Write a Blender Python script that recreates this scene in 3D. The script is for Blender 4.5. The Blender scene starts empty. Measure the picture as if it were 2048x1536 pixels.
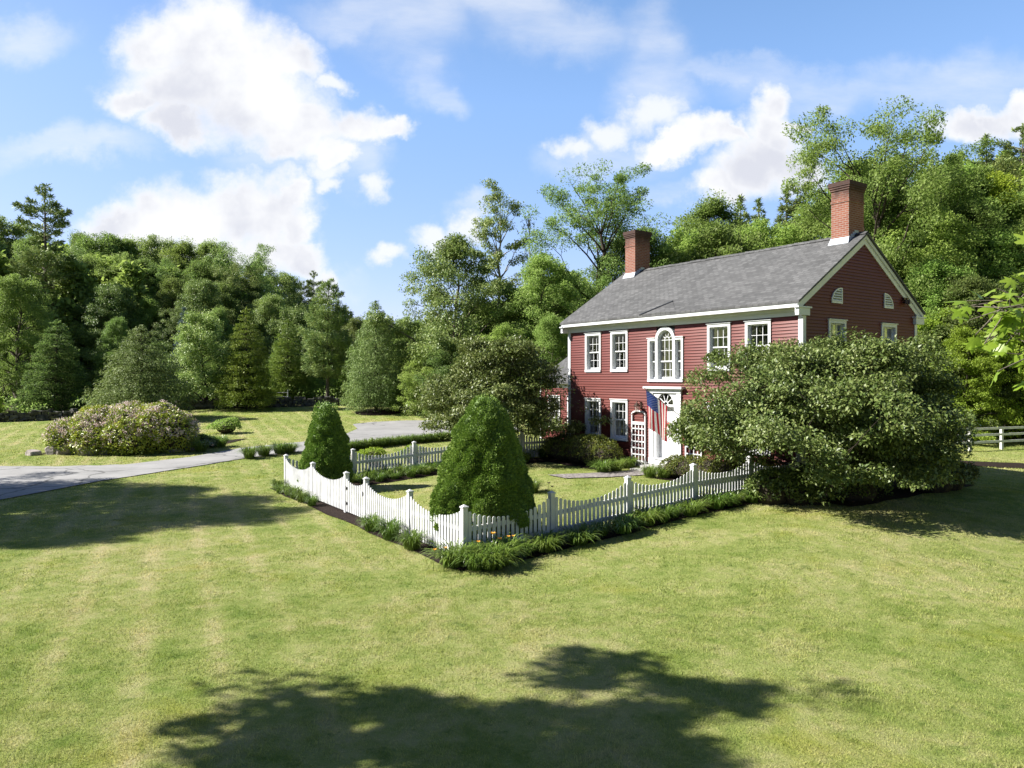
import bpy, bmesh, math, random
import numpy as np
from mathutils import Vector, Matrix

rng = np.random.default_rng(11)
random.seed(11)
PI = math.pi
SC = bpy.context.scene
COL = SC.collection
FPX = 1450.0          # focal length in pixels of the 2048 px wide frame
CAM_Z = 4.0
HZ = 753.0            # row of the horizon

# ------------------------------------------------------------------ house frame
RX, RY = 9.076, 22.65                                   # near front corner of the house
FD = np.array([-0.568, 0.823])                          # along the front, towards the far corner
ND = np.array([0.823, 0.568])                           # into the house
HC = np.array([RX, RY]) + 5.75 * FD                     # middle of the front wall
HROT = math.atan2(-0.823, 0.568)
HOUSE_Z = 0.45


def sstep(a, b, x):
    t = np.clip((x - a) / (b - a), 0, 1)
    return t * t * (3 - 2 * t)


def house_local(x, y):
    dx, dy = x - HC[0], y - HC[1]
    return dx * 0.568 - dy * 0.823, dx * 0.823 + dy * 0.568


def h(x, y):
    """height of the ground"""
    x = np.asarray(x, float); y = np.asarray(y, float)
    u, n = house_local(x, y)
    yard = 0.45 * sstep(-12.5, -3.0, n) * (1 - sstep(14, 24, x)) * (1 - sstep(9, 14, np.abs(u)))
    left = 1 - sstep(2, 14, x - 0.05 * y)
    far = (0.25 * sstep(28, 40, y) + 0.45 * sstep(36, 52, y) + 0.9 * sstep(48, 68, y)) * left
    a = x / np.maximum(y, 5)
    amp = np.interp(a, [-1.2, -0.7, -0.45, -0.3, -0.2, -0.1, 0.0, 0.12, 0.25, 0.4, 0.55, 0.75, 1.3],
                    [20, 15, 10, 5, 2, 2, 4, 7, 10, 15, 24, 33, 44])
    d = np.sqrt(x * x + y * y)
    start = np.interp(a, [-0.3, 0.2, 0.5, 0.9], [72, 62, 56, 60])
    hill = amp * sstep(0, 95, d - start)
    back = 0.5 * sstep(0, 20, -y) * 0
    return yard + far + hill + back


def hf(x, y):
    return float(h(x, y))


def at(px, d, z=None):
    """point in the world at depth d seen in column px"""
    x = (px - 1024) / FPX * d
    return np.array([x, d, hf(x, d) if z is None else z])


def G(px, py):
    """where the ray through a pixel meets the ground"""
    d = 3.0
    while d < 220:
        x = (px - 1024) / FPX * d
        if CAM_Z + (HZ - py) / FPX * d <= hf(x, d):
            lo, hi = d - 0.25, d
            for _ in range(12):
                m = (lo + hi) / 2
                if CAM_Z + (HZ - py) / FPX * m <= hf((px - 1024) / FPX * m, m): hi = m
                else: lo = m
            return np.array([(px - 1024) / FPX * hi, hi])
        d += 0.25
    return np.array([(px - 1024) / FPX * 220, 220])


# ------------------------------------------------------------------ object helpers
def link(o, parent=None):
    COL.objects.link(o)
    if parent is not None: o.parent = parent
    return o


def tag(o, label=None, cat=None, group=None, kind=None):
    if label: o['label'] = label
    if cat: o['category'] = cat
    if group: o['group'] = group
    if kind: o['kind'] = kind
    return o


def thing(name, label, cat, loc=(0, 0, 0), rotz=0, group=None):
    o = bpy.data.objects.new(name, None); o.empty_display_size = 0.2
    o.location = tuple(float(c) for c in loc); o.rotation_euler = (0, 0, rotz)
    link(o)
    return tag(o, label, cat, group)


def copy_tree(root, loc, rotz=0.0, scale=None, label=None, group=None, mats=None):
    r = root.copy(); COL.objects.link(r)
    r.location = tuple(float(c) for c in loc); r.rotation_euler = (0, 0, rotz)
    if scale is not None: r.scale = scale
    if label: r['label'] = label
    if group: r['group'] = group
    for ch in list(root.children):
        c = ch.copy(); COL.objects.link(c); c.parent = r
        for g in list(ch.children):
            d = g.copy(); COL.objects.link(d); d.parent = c
    if mats: set_mats(r, mats)
    return r


def set_mats(root, mats):
    for ch in root.children:
        k = ch.name.split('.')[0]
        if k in mats:
            ch.material_slots[0].link = 'OBJECT'
            ch.material_slots[0].material = mats[k]


def npmesh(name, V, F, mats, mi=None, smooth=False):
    V = np.ascontiguousarray(V, np.float32); F = np.ascontiguousarray(F, np.int32)
    m = bpy.data.meshes.new(name)
    n, k = F.shape
    m.vertices.add(len(V)); m.vertices.foreach_set('co', V.ravel())
    m.loops.add(n * k); m.loops.foreach_set('vertex_index', F.ravel())
    m.polygons.add(n)
    m.polygons.foreach_set('loop_start', np.arange(0, n * k, k, dtype=np.int32))
    m.polygons.foreach_set('loop_total', np.full(n, k, np.int32))
    if mi is not None: m.polygons.foreach_set('material_index', np.ascontiguousarray(mi, np.int32))
    if smooth: m.polygons.foreach_set('use_smooth', np.ones(n, bool))
    for q in (mats if isinstance(mats, (list, tuple)) else [mats]): m.materials.append(q)
    m.update(calc_edges=True)
    return m


def npobj(name, V, F, mats, parent=None, mi=None, smooth=False):
    return link(bpy.data.objects.new(name, npmesh(name, V, F, mats, mi, smooth)), parent)


class MB:
    """gathers faces and links them as ONE mesh object"""
    def __init__(s): s.v = []; s.f = []; s.m = []
    def add(s, pts, faces, mi=0):
        b = len(s.v); s.v += [tuple(float(c) for c in p) for p in pts]
        for f in faces: s.f.append(tuple(b + i for i in f)); s.m.append(mi)
    def box(s, x0, x1, y0, y1, z0, z1, mi=0):
        s.add([(x0, y0, z0), (x1, y0, z0), (x1, y1, z0), (x0, y1, z0), (x0, y0, z1), (x1, y0, z1), (x1, y1, z1), (x0, y1, z1)],
              [(0, 3, 2, 1), (4, 5, 6, 7), (0, 1, 5, 4), (1, 2, 6, 5), (2, 3, 7, 6), (3, 0, 4, 7)], mi)
    def hexa(s, p, mi=0):
        s.add(p, [(0, 3, 2, 1), (4, 5, 6, 7), (0, 1, 5, 4), (1, 2, 6, 5), (2, 3, 7, 6), (3, 0, 4, 7)], mi)
    def quad(s, a, b, c, d, mi=0): s.add([a, b, c, d], [(0, 1, 2, 3)], mi)
    def prism(s, poly, y0, y1, mi=0):
        """polygon of (x, z) given thickness along y"""
        n = len(poly)
        s.add([(x, y0, z) for x, z in poly] + [(x, y1, z) for x, z in poly],
              [tuple(range(n)), tuple(range(2 * n - 1, n - 1, -1))] + [(i, i + n, (i + 1) % n + n, (i + 1) % n) for i in range(n)], mi)
    def tube(s, pts, r, k=8, mi=0, cap=True):
        pts = [Vector(p) for p in pts]; n = len(pts)
        rr = r if isinstance(r, (list, tuple)) else [r] * n
        rings = []
        for i, p in enumerate(pts):
            t = (pts[min(i + 1, n - 1)] - pts[max(i - 1, 0)]).normalized()
            a = t.cross(Vector((0, 0, 1)) if abs(t.z) < 0.9 else Vector((1, 0, 0))).normalized(); b = t.cross(a)
            rings.append([p + (a * math.cos(2 * PI * j / k) + b * math.sin(2 * PI * j / k)) * rr[i] for j in range(k)])
        f = []
        for i in range(n - 1):
            for j in range(k):
                f.append((i * k + j, i * k + (j + 1) % k, (i + 1) * k + (j + 1) % k, (i + 1) * k + j))
        if cap: f += [tuple(range(k - 1, -1, -1)), tuple(range((n - 1) * k, n * k))]
        s.add([p for r_ in rings for p in r_], f, mi)
    def lathe(s, prof, k=12, c=(0, 0, 0), mi=0):
        n = len(prof); P = []
        for r, z in prof:
            for j in range(k):
                P.append((c[0] + r * math.cos(2 * PI * j / k), c[1] + r * math.sin(2 * PI * j / k), c[2] + z))
        f = [(i * k + j, i * k + (j + 1) % k, (i + 1) * k + (j + 1) % k, (i + 1) * k + j) for i in range(n - 1) for j in range(k)]
        f += [tuple(range(k - 1, -1, -1)), tuple(range((n - 1) * k, n * k))]
        s.add(P, f, mi)
    def build(s, name, mats, parent=None, smooth=False, loc=(0, 0, 0), rotz=0, fix=True, bevel=0):
        me = bpy.data.meshes.new(name)
        me.from_pydata(s.v, [], s.f)
        for q in (mats if isinstance(mats, (list, tuple)) else [mats]): me.materials.append(q)
        me.polygons.foreach_set('material_index', s.m)
        if smooth: me.polygons.foreach_set('use_smooth', [True] * len(s.f))
        if fix or bevel:
            bm = bmesh.new(); bm.from_mesh(me)
            if bevel: bmesh.ops.bevel(bm, geom=list(bm.edges), offset=bevel, segments=1, affect='EDGES', clamp_overlap=True)
            bmesh.ops.recalc_face_normals(bm, faces=bm.faces); bm.to_mesh(me); bm.free()
        me.update()
        o = bpy.data.objects.new(name, me); o.location = tuple(float(c) for c in loc); o.rotation_euler = (0, 0, rotz)
        return link(o, parent)


# ------------------------------------------------------------------ materials
class NT:
    def __init__(s, name, world=False):
        if world:
            s.o = bpy.data.worlds.new(name); s.o.use_nodes = True
        else:
            s.o = bpy.data.materials.new(name); s.o.use_nodes = True
        s.t = s.o.node_tree; s.t.nodes.clear()
    def n(s, typ, ins=None, **kw):
        nd = s.t.nodes.new(typ)
        for k, v in kw.items(): setattr(nd, k, v)
        for k, v in (ins or {}).items():
            sk = nd.inputs[k]
            if isinstance(v, bpy.types.NodeSocket): s.t.links.new(v, sk)
            else: sk.default_value = v
        return nd
    def math(s, op, a, b=None, c=None, clamp=False):
        nd = s.t.nodes.new('ShaderNodeMath'); nd.operation = op; nd.use_clamp = clamp
        for i, v in enumerate((a, b, c)):
            if v is None: continue
            if isinstance(v, bpy.types.NodeSocket): s.t.links.new(v, nd.inputs[i])
            else: nd.inputs[i].default_value = v
        return nd.outputs[0]
    def vmath(s, op, a, b=None):
        nd = s.t.nodes.new('ShaderNodeVectorMath'); nd.operation = op
        for i, v in enumerate((a, b)):
            if v is None: continue
            if isinstance(v, bpy.types.NodeSocket): s.t.links.new(v, nd.inputs[i])
            else: nd.inputs[i].default_value = v
        return nd
    def mix(s, f, a, b, blend='MIX'):
        nd = s.t.nodes.new('ShaderNodeMix'); nd.data_type = 'RGBA'; nd.blend_type = blend
        for k, v in ((0, f), (6, a), (7, b)):
            if isinstance(v, bpy.types.NodeSocket): s.t.links.new(v, nd.inputs[k])
            else: nd.inputs[k].default_value = (v if not isinstance(v, tuple) or len(v) == 4 else v + (1,)) if k else v
        return nd.outputs[2]
    def noise(s, vec, scale, detail=4, rough=0.55, color=False, dist=0.0):
        nd = s.n('ShaderNodeTexNoise', {'Scale': scale, 'Detail': detail, 'Roughness': rough, 'Distortion': dist})
        if vec is not None: s.t.links.new(vec, nd.inputs['Vector'])
        return nd.outputs['Color' if color else 'Fac']
    def ramp(s, f, stops):
        nd = s.t.nodes.new('ShaderNodeValToRGB'); e = nd.color_ramp.elements
        while len(e) < len(stops): e.new(0.5)
        for q, (p, c) in zip(e, stops): q.position = p; q.color = (c if isinstance(c, tuple) else (c, c, c)) + ((1,) if not isinstance(c, tuple) or len(c) == 3 else ())
        s.t.links.new(f, nd.inputs[0])
        return nd.outputs[0]
    def maprange(s, f, a, b, c=0.0, d=1.0, smooth=False):
        nd = s.t.nodes.new('ShaderNodeMapRange')
        if smooth: nd.interpolation_type = 'SMOOTHSTEP'
        s.t.links.new(f, nd.inputs[0])
        for i, v in zip((1, 2, 3, 4), (a, b, c, d)): nd.inputs[i].default_value = v
        return nd.outputs[0]
    def scalev(s, vec, sc):
        return s.n('ShaderNodeMapping', {'Vector': vec, 'Scale': sc}).outputs[0]
    def out(s, sh):
        o = s.t.nodes.new('ShaderNodeOutputMaterial'); s.t.links.new(sh, o.inputs['Surface']); return s.o
    def pbr(s, col, rough=0.6, spec=0.4, bump=None, bstr=0.3, bdist=0.02, metal=0.0):
        p = s.n('ShaderNodeBsdfPrincipled', {'Roughness': rough, 'Specular IOR Level': spec, 'Metallic': metal})
        if isinstance(col, bpy.types.NodeSocket): s.t.links.new(col, p.inputs['Base Color'])
        else: p.inputs['Base Color'].default_value = tuple(col) + (1,)
        if bump is not None:
            b = s.n('ShaderNodeBump', {'Strength': bstr, 'Distance': bdist, 'Height': bump})
            s.t.links.new(b.outputs[0], p.inputs['Normal'])
        return p.outputs[0]
    def objc(s): return s.n('ShaderNodeTexCoord').outputs['Object']
    def pos(s): return s.n('ShaderNodeNewGeometry').outputs['Position']
    def island(s): return s.n('ShaderNodeNewGeometry').outputs['Random Per Island']
    def objrand(s): return s.n('ShaderNodeObjectInfo').outputs['Random']


def plain(name, col, rough=0.6, spec=0.4, vary=0.12, scale=6.0, metal=0.0):
    t = NT(name); c = t.objc()
    f = t.noise(c, scale, 5)
    dark = tuple(v * (1 - vary * 1.6) for v in col); lite = tuple(min(1, v * (1 + vary)) for v in col)
    return t.out(t.pbr(t.ramp(f, [(0.3, dark), (0.7, lite)]), rough, spec, f, 0.1, 0.01, metal))


def leafmat(name, cols, trans=0.5, rough=0.55, spec=0.28, tcol=None, vary=0.25):
    """cols: three leaf colours; each leaf picks its own, each tree leans its own way"""
    t = NT(name)
    r = t.island(); orn = t.objrand()
    n = t.noise(t.objc(), 0.45, 3)
    f = t.math('ADD', t.math('MULTIPLY', r, 0.6), t.math('MULTIPLY', n, 0.55))
    c = t.ramp(f, [(0.15, cols[0]), (0.55, cols[1]), (0.95, cols[2])])
    hsv = t.n('ShaderNodeHueSaturation', {'Color': c})
    t.t.links.new(t.maprange(orn, 0, 1, 0.487, 0.512), hsv.inputs['Hue'])
    t.t.links.new(t.maprange(t.math('FRACT', t.math('MULTIPLY', orn, 7.31)), 0, 1, 1 - vary, 1 + vary), hsv.inputs['Value'])
    c = hsv.outputs[0]
    p = t.pbr(c, rough, spec)
    tr = t.n('ShaderNodeBsdfTranslucent')
    if tcol: t.t.links.new(t.mix(1.0, c, tcol, 'MULTIPLY'), tr.inputs[0])
    else: t.t.links.new(c, tr.inputs[0])
    m = t.n('ShaderNodeMixShader', {0: trans, 1: p, 2: tr.outputs[0]})
    return t.out(m.outputs[0])


def bark(name, a, b):
    t = NT(name); c = t.scalev(t.objc(), (6, 6, 1.2)); f = t.noise(c, 2.0, 6, 0.65)
    return t.out(t.pbr(t.ramp(f, [(0.3, a), (0.7, b)]), 0.9, 0.15, f, 0.6, 0.03))


def lawn_col(t):
    """mottled mown lawn in world metres: green, yellow and straw patches, and tracks of the mower"""
    P = t.pos()
    n1 = t.noise(P, 0.16, 4, 0.6); n2 = t.noise(P, 0.75, 5, 0.65, dist=0.6); n3 = t.noise(P, 3.6, 6, 0.72); n4 = t.noise(P, 0.33, 3, 0.6)
    sx = t.n('ShaderNodeSeparateXYZ', {0: P})
    n5 = t.noise(P, 1.9, 4, 0.6)
    f = t.math('ADD', t.math('MULTIPLY', n1, 0.44), t.math('ADD', t.math('MULTIPLY', n2, 0.40), t.math('ADD', t.math('MULTIPLY', n3, 0.38), t.math('MULTIPLY', n5, 0.22))))
    # mower tracks: gentle fans that run away from the camera on the left
    rot = t.n('ShaderNodeMapping', {'Vector': P, 'Rotation': (0, 0, math.radians(-25)), 'Scale': (1, 1, 0)}).outputs[0]
    w = t.n('ShaderNodeTexWave', {'Vector': t.scalev(rot, (1, 0.10, 0)), 'Scale': 0.30, 'Distortion': 2.4, 'Detail': 2.0, 'Detail Scale': 0.5}, wave_type='BANDS', bands_direction='X').outputs[1]
    mk = t.math('MULTIPLY', t.maprange(sx.outputs[0], -0.5, -5.0, 0.10, 1.0, True), t.maprange(n4, 0.35, 0.6, 0.3, 1.0))
    f = t.math('ADD', f, t.math('MULTIPLY', t.math('MULTIPLY', t.math('SUBTRACT', t.math('POWER', w, 3.5), 0.22), mk), 0.11))
    base = t.ramp(f, [(0.47, (0.074, 0.132, 0.020)), (0.60, (0.174, 0.232, 0.050)), (0.71, (0.268, 0.302, 0.094)), (0.83, (0.375, 0.358, 0.165)), (0.96, (0.48, 0.41, 0.24))])
    tf = t.noise(P, 2.6, 5, 0.7, dist=0.5)
    base = t.mix(t.maprange(tf, 0.56, 0.70, 0, 0.6, True), base, (0.075, 0.135, 0.022))
    y = t.noise(P, 0.42, 4, 0.6, dist=0.4)
    base = t.mix(t.maprange(y, 0.54, 0.72, 0, 0.5, True), base, (0.255, 0.265, 0.030))
    s = t.noise(P, 1.6, 5, 0.7, dist=0.8)
    base = t.mix(t.maprange(s, 0.64, 0.78, 0, 0.7, True), base, (0.290, 0.235, 0.125))
    return base, n3


def make_materials():
    M = {}
    # white paint, a little dirty
    M['white'] = plain('white_paint', (0.645, 0.655, 0.665), 0.45, 0.4, 0.05, 3)
    M['whitewood'] = plain('white_fence_paint', (0.59, 0.595, 0.60), 0.6, 0.3, 0.14, 2.2)
    M['black'] = plain('black_iron', (0.02, 0.02, 0.02), 0.4, 0.5)
    M['greyrail'] = plain('weathered_white_rail', (0.62, 0.62, 0.60), 0.7, 0.3, 0.15, 4)
    # red clapboard
    t = NT('red_clapboard_paint'); c = t.objc()
    n = t.noise(t.scalev(c, (0.8, 0.8, 9.7)), 1.1, 3); n2 = t.noise(c, 0.5, 3); n3 = t.noise(t.scalev(c, (3, 3, 14)), 3, 5)
    f = t.math('ADD', t.math('MULTIPLY', n, 0.4), t.math('ADD', t.math('MULTIPLY', n2, 0.35), t.math('MULTIPLY', n3, 0.25)))
    M['red'] = t.out(t.pbr(t.ramp(f, [(0.35, (0.100, 0.0165, 0.0115)), (0.65, (0.134, 0.024, 0.0165))]), 0.5, 0.35, n3, 0.15, 0.005))
    # shingles
    t = NT('grey_asphalt_shingle'); c = t.objc()
    sx = t.n('ShaderNodeSeparateXYZ', {0: c})
    sl = t.math('MULTIPLY', sx.outputs[1], 1.19)
    v = t.n('ShaderNodeCombineXYZ', {0: sx.outputs[0], 1: sl})
    br = t.n('ShaderNodeTexBrick', {'Vector': v.outputs[0], 'Color1': (0.2, 0.2, 0.2, 1), 'Color2': (0.95, 0.95, 0.95, 1), 'Mortar': (0.0, 0.0, 0.0, 1), 'Scale': 1.0,
                                    'Mortar Size': 0.010, 'Mortar Smooth': 0.2, 'Brick Width': 0.24, 'Row Height': 0.145}, offset=0.43)
    n1 = t.noise(t.scalev(c, (0.35, 0.9, 0.9)), 1.3, 4); n2 = t.noise(c, 9, 5, 0.7); n3 = t.noise(t.scalev(c, (1.2, 0.2, 0.2)), 1.2, 3)
    f = t.math('ADD', t.math('MULTIPLY', t.n('ShaderNodeSeparateColor', {0: br.outputs[0]}).outputs[0], 0.30), t.math('ADD', t.math('MULTIPLY', n1, 0.24), t.math('ADD', t.math('MULTIPLY', n2, 0.25), t.math('MULTIPLY', n3, 0.2))))
    col = t.ramp(f, [(0.25, (0.048, 0.0485, 0.049)), (0.52, (0.096, 0.0965, 0.097)), (0.80, (0.160, 0.160, 0.160))])
    M['shingle'] = t.out(t.pbr(col, 0.9, 0.2, t.math('ADD', br.outputs[0], t.math('MULTIPLY', n2, 0.6)), 0.7, 0.03))
    # brick
    t = NT('chimney_brick'); c = t.objc(); sx = t.n('ShaderNodeSeparateXYZ', {0: c})
    v = t.n('ShaderNodeCombineXYZ', {0: t.math('ADD', sx.outputs[0], sx.outputs[1]), 1: sx.outputs[2]})
    br = t.n('ShaderNodeTexBrick', {'Vector': v.outputs[0], 'Color1': (0.20, 0.064, 0.040, 1), 'Color2': (0.27, 0.105, 0.066, 1), 'Mortar': (0.28, 0.24, 0.21, 1), 'Scale': 1.0,
                                    'Mortar Size': 0.009, 'Mortar Smooth': 0.1, 'Bias': -0.1, 'Brick Width': 0.21, 'Row Height': 0.072})
    n = t.noise(c, 3.5, 5, 0.65)
    soot = t.math('MULTIPLY', t.maprange(t.math('ADD', sx.outputs[2], t.math('MULTIPLY', n, 0.9)), 9.75, 10.55, 0, 1, True), 0.88)
    col = t.mix(t.math('MULTIPLY', n, 0.35), br.outputs[0], (0.16, 0.06, 0.04))
    col = t.mix(soot, col, (0.035, 0.024, 0.022))
    M['brick'] = t.out(t.pbr(col, 0.85, 0.2, br.outputs['Fac'], -0.4, 0.01))
    M['flash'] = plain('lead_flashing', (0.42, 0.45, 0.50), 0.5, 0.5, 0.1)
    # glass
    t = NT('window_glass')
    fr = t.n('ShaderNodeFresnel', {'IOR': 1.5})
    gl = t.n('ShaderNodeBsdfGlossy', {'Color': (1, 1, 1, 1), 'Roughness': 0.01}); tr = t.n('ShaderNodeBsdfTransparent', {'Color': (0.92, 0.94, 0.95, 1)})
    M['glass'] = t.out(t.n('ShaderNodeMixShader', {0: t.math('MULTIPLY_ADD', fr.outputs[0], 1.8, 0.16, clamp=True), 1: tr.outputs[0], 2: gl.outputs[0]}).outputs[0])
    t = NT('lace_curtain'); p = t.pbr((0.66, 0.60, 0.55), 0.9, 0.1); tl = t.n('ShaderNodeBsdfTranslucent', {'Color': (0.6, 0.55, 0.5, 1)})
    M['curtain'] = t.out(t.n('ShaderNodeMixShader', {0: 0.35, 1: p, 2: tl.outputs[0]}).outputs[0])
    M['inside'] = plain('dim_interior_plaster', (0.70, 0.66, 0.62), 0.9, 0.1)
    # lawn
    t = NT('mown_lawn'); base, n3 = lawn_col(t)
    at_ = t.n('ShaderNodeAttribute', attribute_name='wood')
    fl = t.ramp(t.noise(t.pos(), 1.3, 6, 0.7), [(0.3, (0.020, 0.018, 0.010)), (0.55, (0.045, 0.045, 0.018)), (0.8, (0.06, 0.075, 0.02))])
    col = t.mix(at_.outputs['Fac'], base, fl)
    fine = t.noise(t.pos(), 28, 4, 0.75)
    M['lawn'] = t.out(t.pbr(t.mix(t.maprange(fine, 0.3, 0.75, 0.35, 0), col, t.mix(1.0, col, (0.45, 0.5, 0.4), 'MULTIPLY')), 0.95, 0.1, t.math('ADD', fine, n3), 0.9, 0.06))
    t = NT('grass_blades'); base, _ = lawn_col(t)
    r = t.island()
    c = t.mix(1.0, base, t.ramp(r, [(0.0, (0.95, 1.0, 0.85)), (0.5, (1.25, 1.25, 1.15)), (1.0, (1.65, 1.55, 1.45))]), 'MULTIPLY')
    p = t.pbr(c, 0.6, 0.25); tl = t.n('ShaderNodeBsdfTranslucent'); t.t.links.new(c, tl.inputs[0])
    M['blade'] = t.out(t.n('ShaderNodeMixShader', {0: 0.45, 1: p, 2: tl.outputs[0]}).outputs[0])
    # drive
    t = NT('pale_asphalt'); P = t.pos(); n = t.noise(P, 0.55, 5, 0.65); n2 = t.noise(P, 14, 5, 0.75); n3 = t.noise(t.scalev(P, (0.25, 2.2, 1)), 0.9, 4)
    f = t.math('ADD', t.math('MULTIPLY', n, 0.45), t.math('ADD', t.math('MULTIPLY', n2, 0.3), t.math('MULTIPLY', n3, 0.25)))
    c = t.ramp(f, [(0.32, (0.17, 0.168, 0.164)), (0.5, (0.255, 0.252, 0.247)), (0.68, (0.33, 0.325, 0.317))])
    vo = t.n('ShaderNodeTexVoronoi', {'Vector': t.vmath('ADD', P, t.vmath('SCALE', t.noise(P, 0.8, 4, color=True)).outputs[0]).outputs[0], 'Scale': 0.22}, feature='DISTANCE_TO_EDGE')
    c = t.mix(t.maprange(vo.outputs['Distance'], 0.004, 0.014, 0.75, 0.0), c, (0.07, 0.07, 0.068))
    M['asphalt'] = t.out(t.pbr(c, 0.9, 0.25, n2, 0.4, 0.01))
    t = NT('bark_mulch'); P = t.pos(); n = t.noise(P, 16, 6, 0.75); 
    M['mulch'] = t.out(t.pbr(t.ramp(n, [(0.3, (0.010, 0.007, 0.006)), (0.55, (0.032, 0.022, 0.018)), (0.8, (0.075, 0.055, 0.045))]), 0.95, 0.1, n, 1.0, 0.05))
    M['gravel'] = plain('stone_path', (0.22, 0.20, 0.19), 0.9, 0.2, 0.4, 9)
    M['stone'] = plain('field_stone', (0.10, 0.098, 0.090), 0.9, 0.2, 0.55, 3.5)
    M['boulder'] = plain('pale_boulder', (0.34, 0.30, 0.28), 0.9, 0.2, 0.4, 3.0)
    M['granite'] = plain('granite_step', (0.36, 0.35, 0.34), 0.85, 0.25, 0.15, 12)
    M['bark'] = bark('grey_bark', (0.055, 0.045, 0.036), (0.17, 0.145, 0.12))
    M['darkbark'] = bark('dark_bark', (0.022, 0.018, 0.014), (0.075, 0.06, 0.048))
    M['palebark'] = bark('pale_bark', (0.16, 0.145, 0.12), (0.36, 0.33, 0.29))
    L = leafmat
    M['mid'] = L('leaf_mid_green', [(0.114, 0.194, 0.037), (0.229, 0.338, 0.07), (0.359, 0.466, 0.124)])
    M['fresh'] = L('leaf_fresh_green', [(0.115, 0.197, 0.037), (0.219, 0.323, 0.07), (0.322, 0.412, 0.131)])
    M['yellow'] = L('leaf_yellow_green', [(0.18, 0.264, 0.024), (0.281, 0.396, 0.041), (0.395, 0.502, 0.072)], 0.5)
    M['deep'] = L('leaf_deep_green', [(0.074, 0.125, 0.033), (0.155, 0.232, 0.059), (0.274, 0.344, 0.099)])
    M['oak'] = L('leaf_oak', [(0.095, 0.172, 0.041), (0.217, 0.309, 0.077), (0.383, 0.454, 0.148)], 0.3, 0.5, 0.4)
    M['pine'] = L('needle_pine', [(0.102, 0.163, 0.064), (0.216, 0.288, 0.096), (0.38, 0.413, 0.138)], 0.15)
    M['larch'] = L('needle_larch', [(0.114, 0.186, 0.051), (0.192, 0.286, 0.078), (0.294, 0.38, 0.109)], 0.25)
    M['blue'] = L('needle_blue_spruce', [(0.072, 0.117, 0.111), (0.13, 0.189, 0.182), (0.208, 0.273, 0.26)], 0.1)
    M['hemlock'] = L('needle_hemlock', [(0.083, 0.145, 0.028), (0.178, 0.258, 0.042), (0.34, 0.406, 0.074)], 0.2)
    M['dwarf'] = L('needle_dwarf_spruce', [(0.102, 0.192, 0.035), (0.172, 0.295, 0.051), (0.27, 0.387, 0.078)], 0.12, 0.55, 0.3, vary=0.05)
    M['dogwood'] = L('leaf_dogwood', [(0.048, 0.087, 0.016), (0.114, 0.165, 0.034), (0.243, 0.287, 0.094)], 0.2, 0.48, 0.45, vary=0.05)
    M['rhodo'] = L('leaf_rhododendron', [(0.133, 0.193, 0.026), (0.296, 0.358, 0.044), (0.549, 0.52, 0.059)], 0.2, 0.4, 0.5, vary=0.03)
    M['blossom'] = L('pink_blossom', [(0.549, 0.376, 0.38), (0.718, 0.557, 0.542), (0.75, 0.75, 0.705)], 0.2, 0.7, 0.2, vary=0.03)
    M['yew'] = L('needle_yew', [(0.038, 0.061, 0.013), (0.094, 0.121, 0.017), (0.244, 0.25, 0.029)], 0.2, 0.5, 0.35, vary=0.05)
    M['lily'] = L('leaf_daylily', [(0.069, 0.123, 0.018), (0.126, 0.207, 0.027), (0.211, 0.289, 0.062)], 0.3, 0.4, 0.5, vary=0.12)
    M['maple'] = L('leaf_maple', [(0.178, 0.273, 0.023), (0.252, 0.355, 0.036), (0.341, 0.423, 0.064)], 0.5, 0.4, 0.5, vary=0.03)
    M['gold'] = plain('orange_petal', (0.75, 0.36, 0.04), 0.6, 0.3)
    M['violet'] = plain('purple_flower', (0.14, 0.05, 0.11), 0.7, 0.2)
    M['flagred'] = plain('flag_red', (0.36, 0.022, 0.035), 0.8, 0.15, 0.08)
    M['flagwhite'] = plain('flag_white', (0.72, 0.70, 0.66), 0.8, 0.15, 0.04)
    M['flagblue'] = plain('flag_blue', (0.035, 0.060, 0.20), 0.8, 0.15, 0.08)
    for k_, c_ in (('flagred', (0.55, 0.035, 0.05)), ('flagwhite', (0.85, 0.83, 0.78)), ('flagblue', (0.06, 0.10, 0.32))):
        t = NT(k_ + '_cloth'); p_ = t.pbr(c_, 0.8, 0.1); l_ = t.n('ShaderNodeBsdfTranslucent', {'Color': c_ + (1,)})
        M[k_] = t.out(t.n('ShaderNodeMixShader', {0: 0.6, 1: p_, 2: l_.outputs[0]}).outputs[0])
    M['pole'] = plain('brushed_pole', (0.45, 0.42, 0.38), 0.4, 0.5, 0.1)
    M['bronze'] = plain('bronze_lantern', (0.06, 0.035, 0.025), 0.4, 0.5, 0.2, metal=0.4)
    t = NT('lantern_glass'); M['lampglass'] = t.out(t.n('ShaderNodeMixShader', {0: 0.3, 1: t.n('ShaderNodeBsdfTransparent').outputs[0], 2: t.pbr((0.75, 0.65, 0.6), 0.1, 0.6)}).outputs[0])
    M['twig'] = plain('silvery_twig', (0.50, 0.46, 0.42), 0.9, 0.1, 0.3)
    M['ribbon'] = plain('red_ribbon', (0.50, 0.06, 0.05), 0.7, 0.2)
    return M


M = make_materials()
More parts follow.
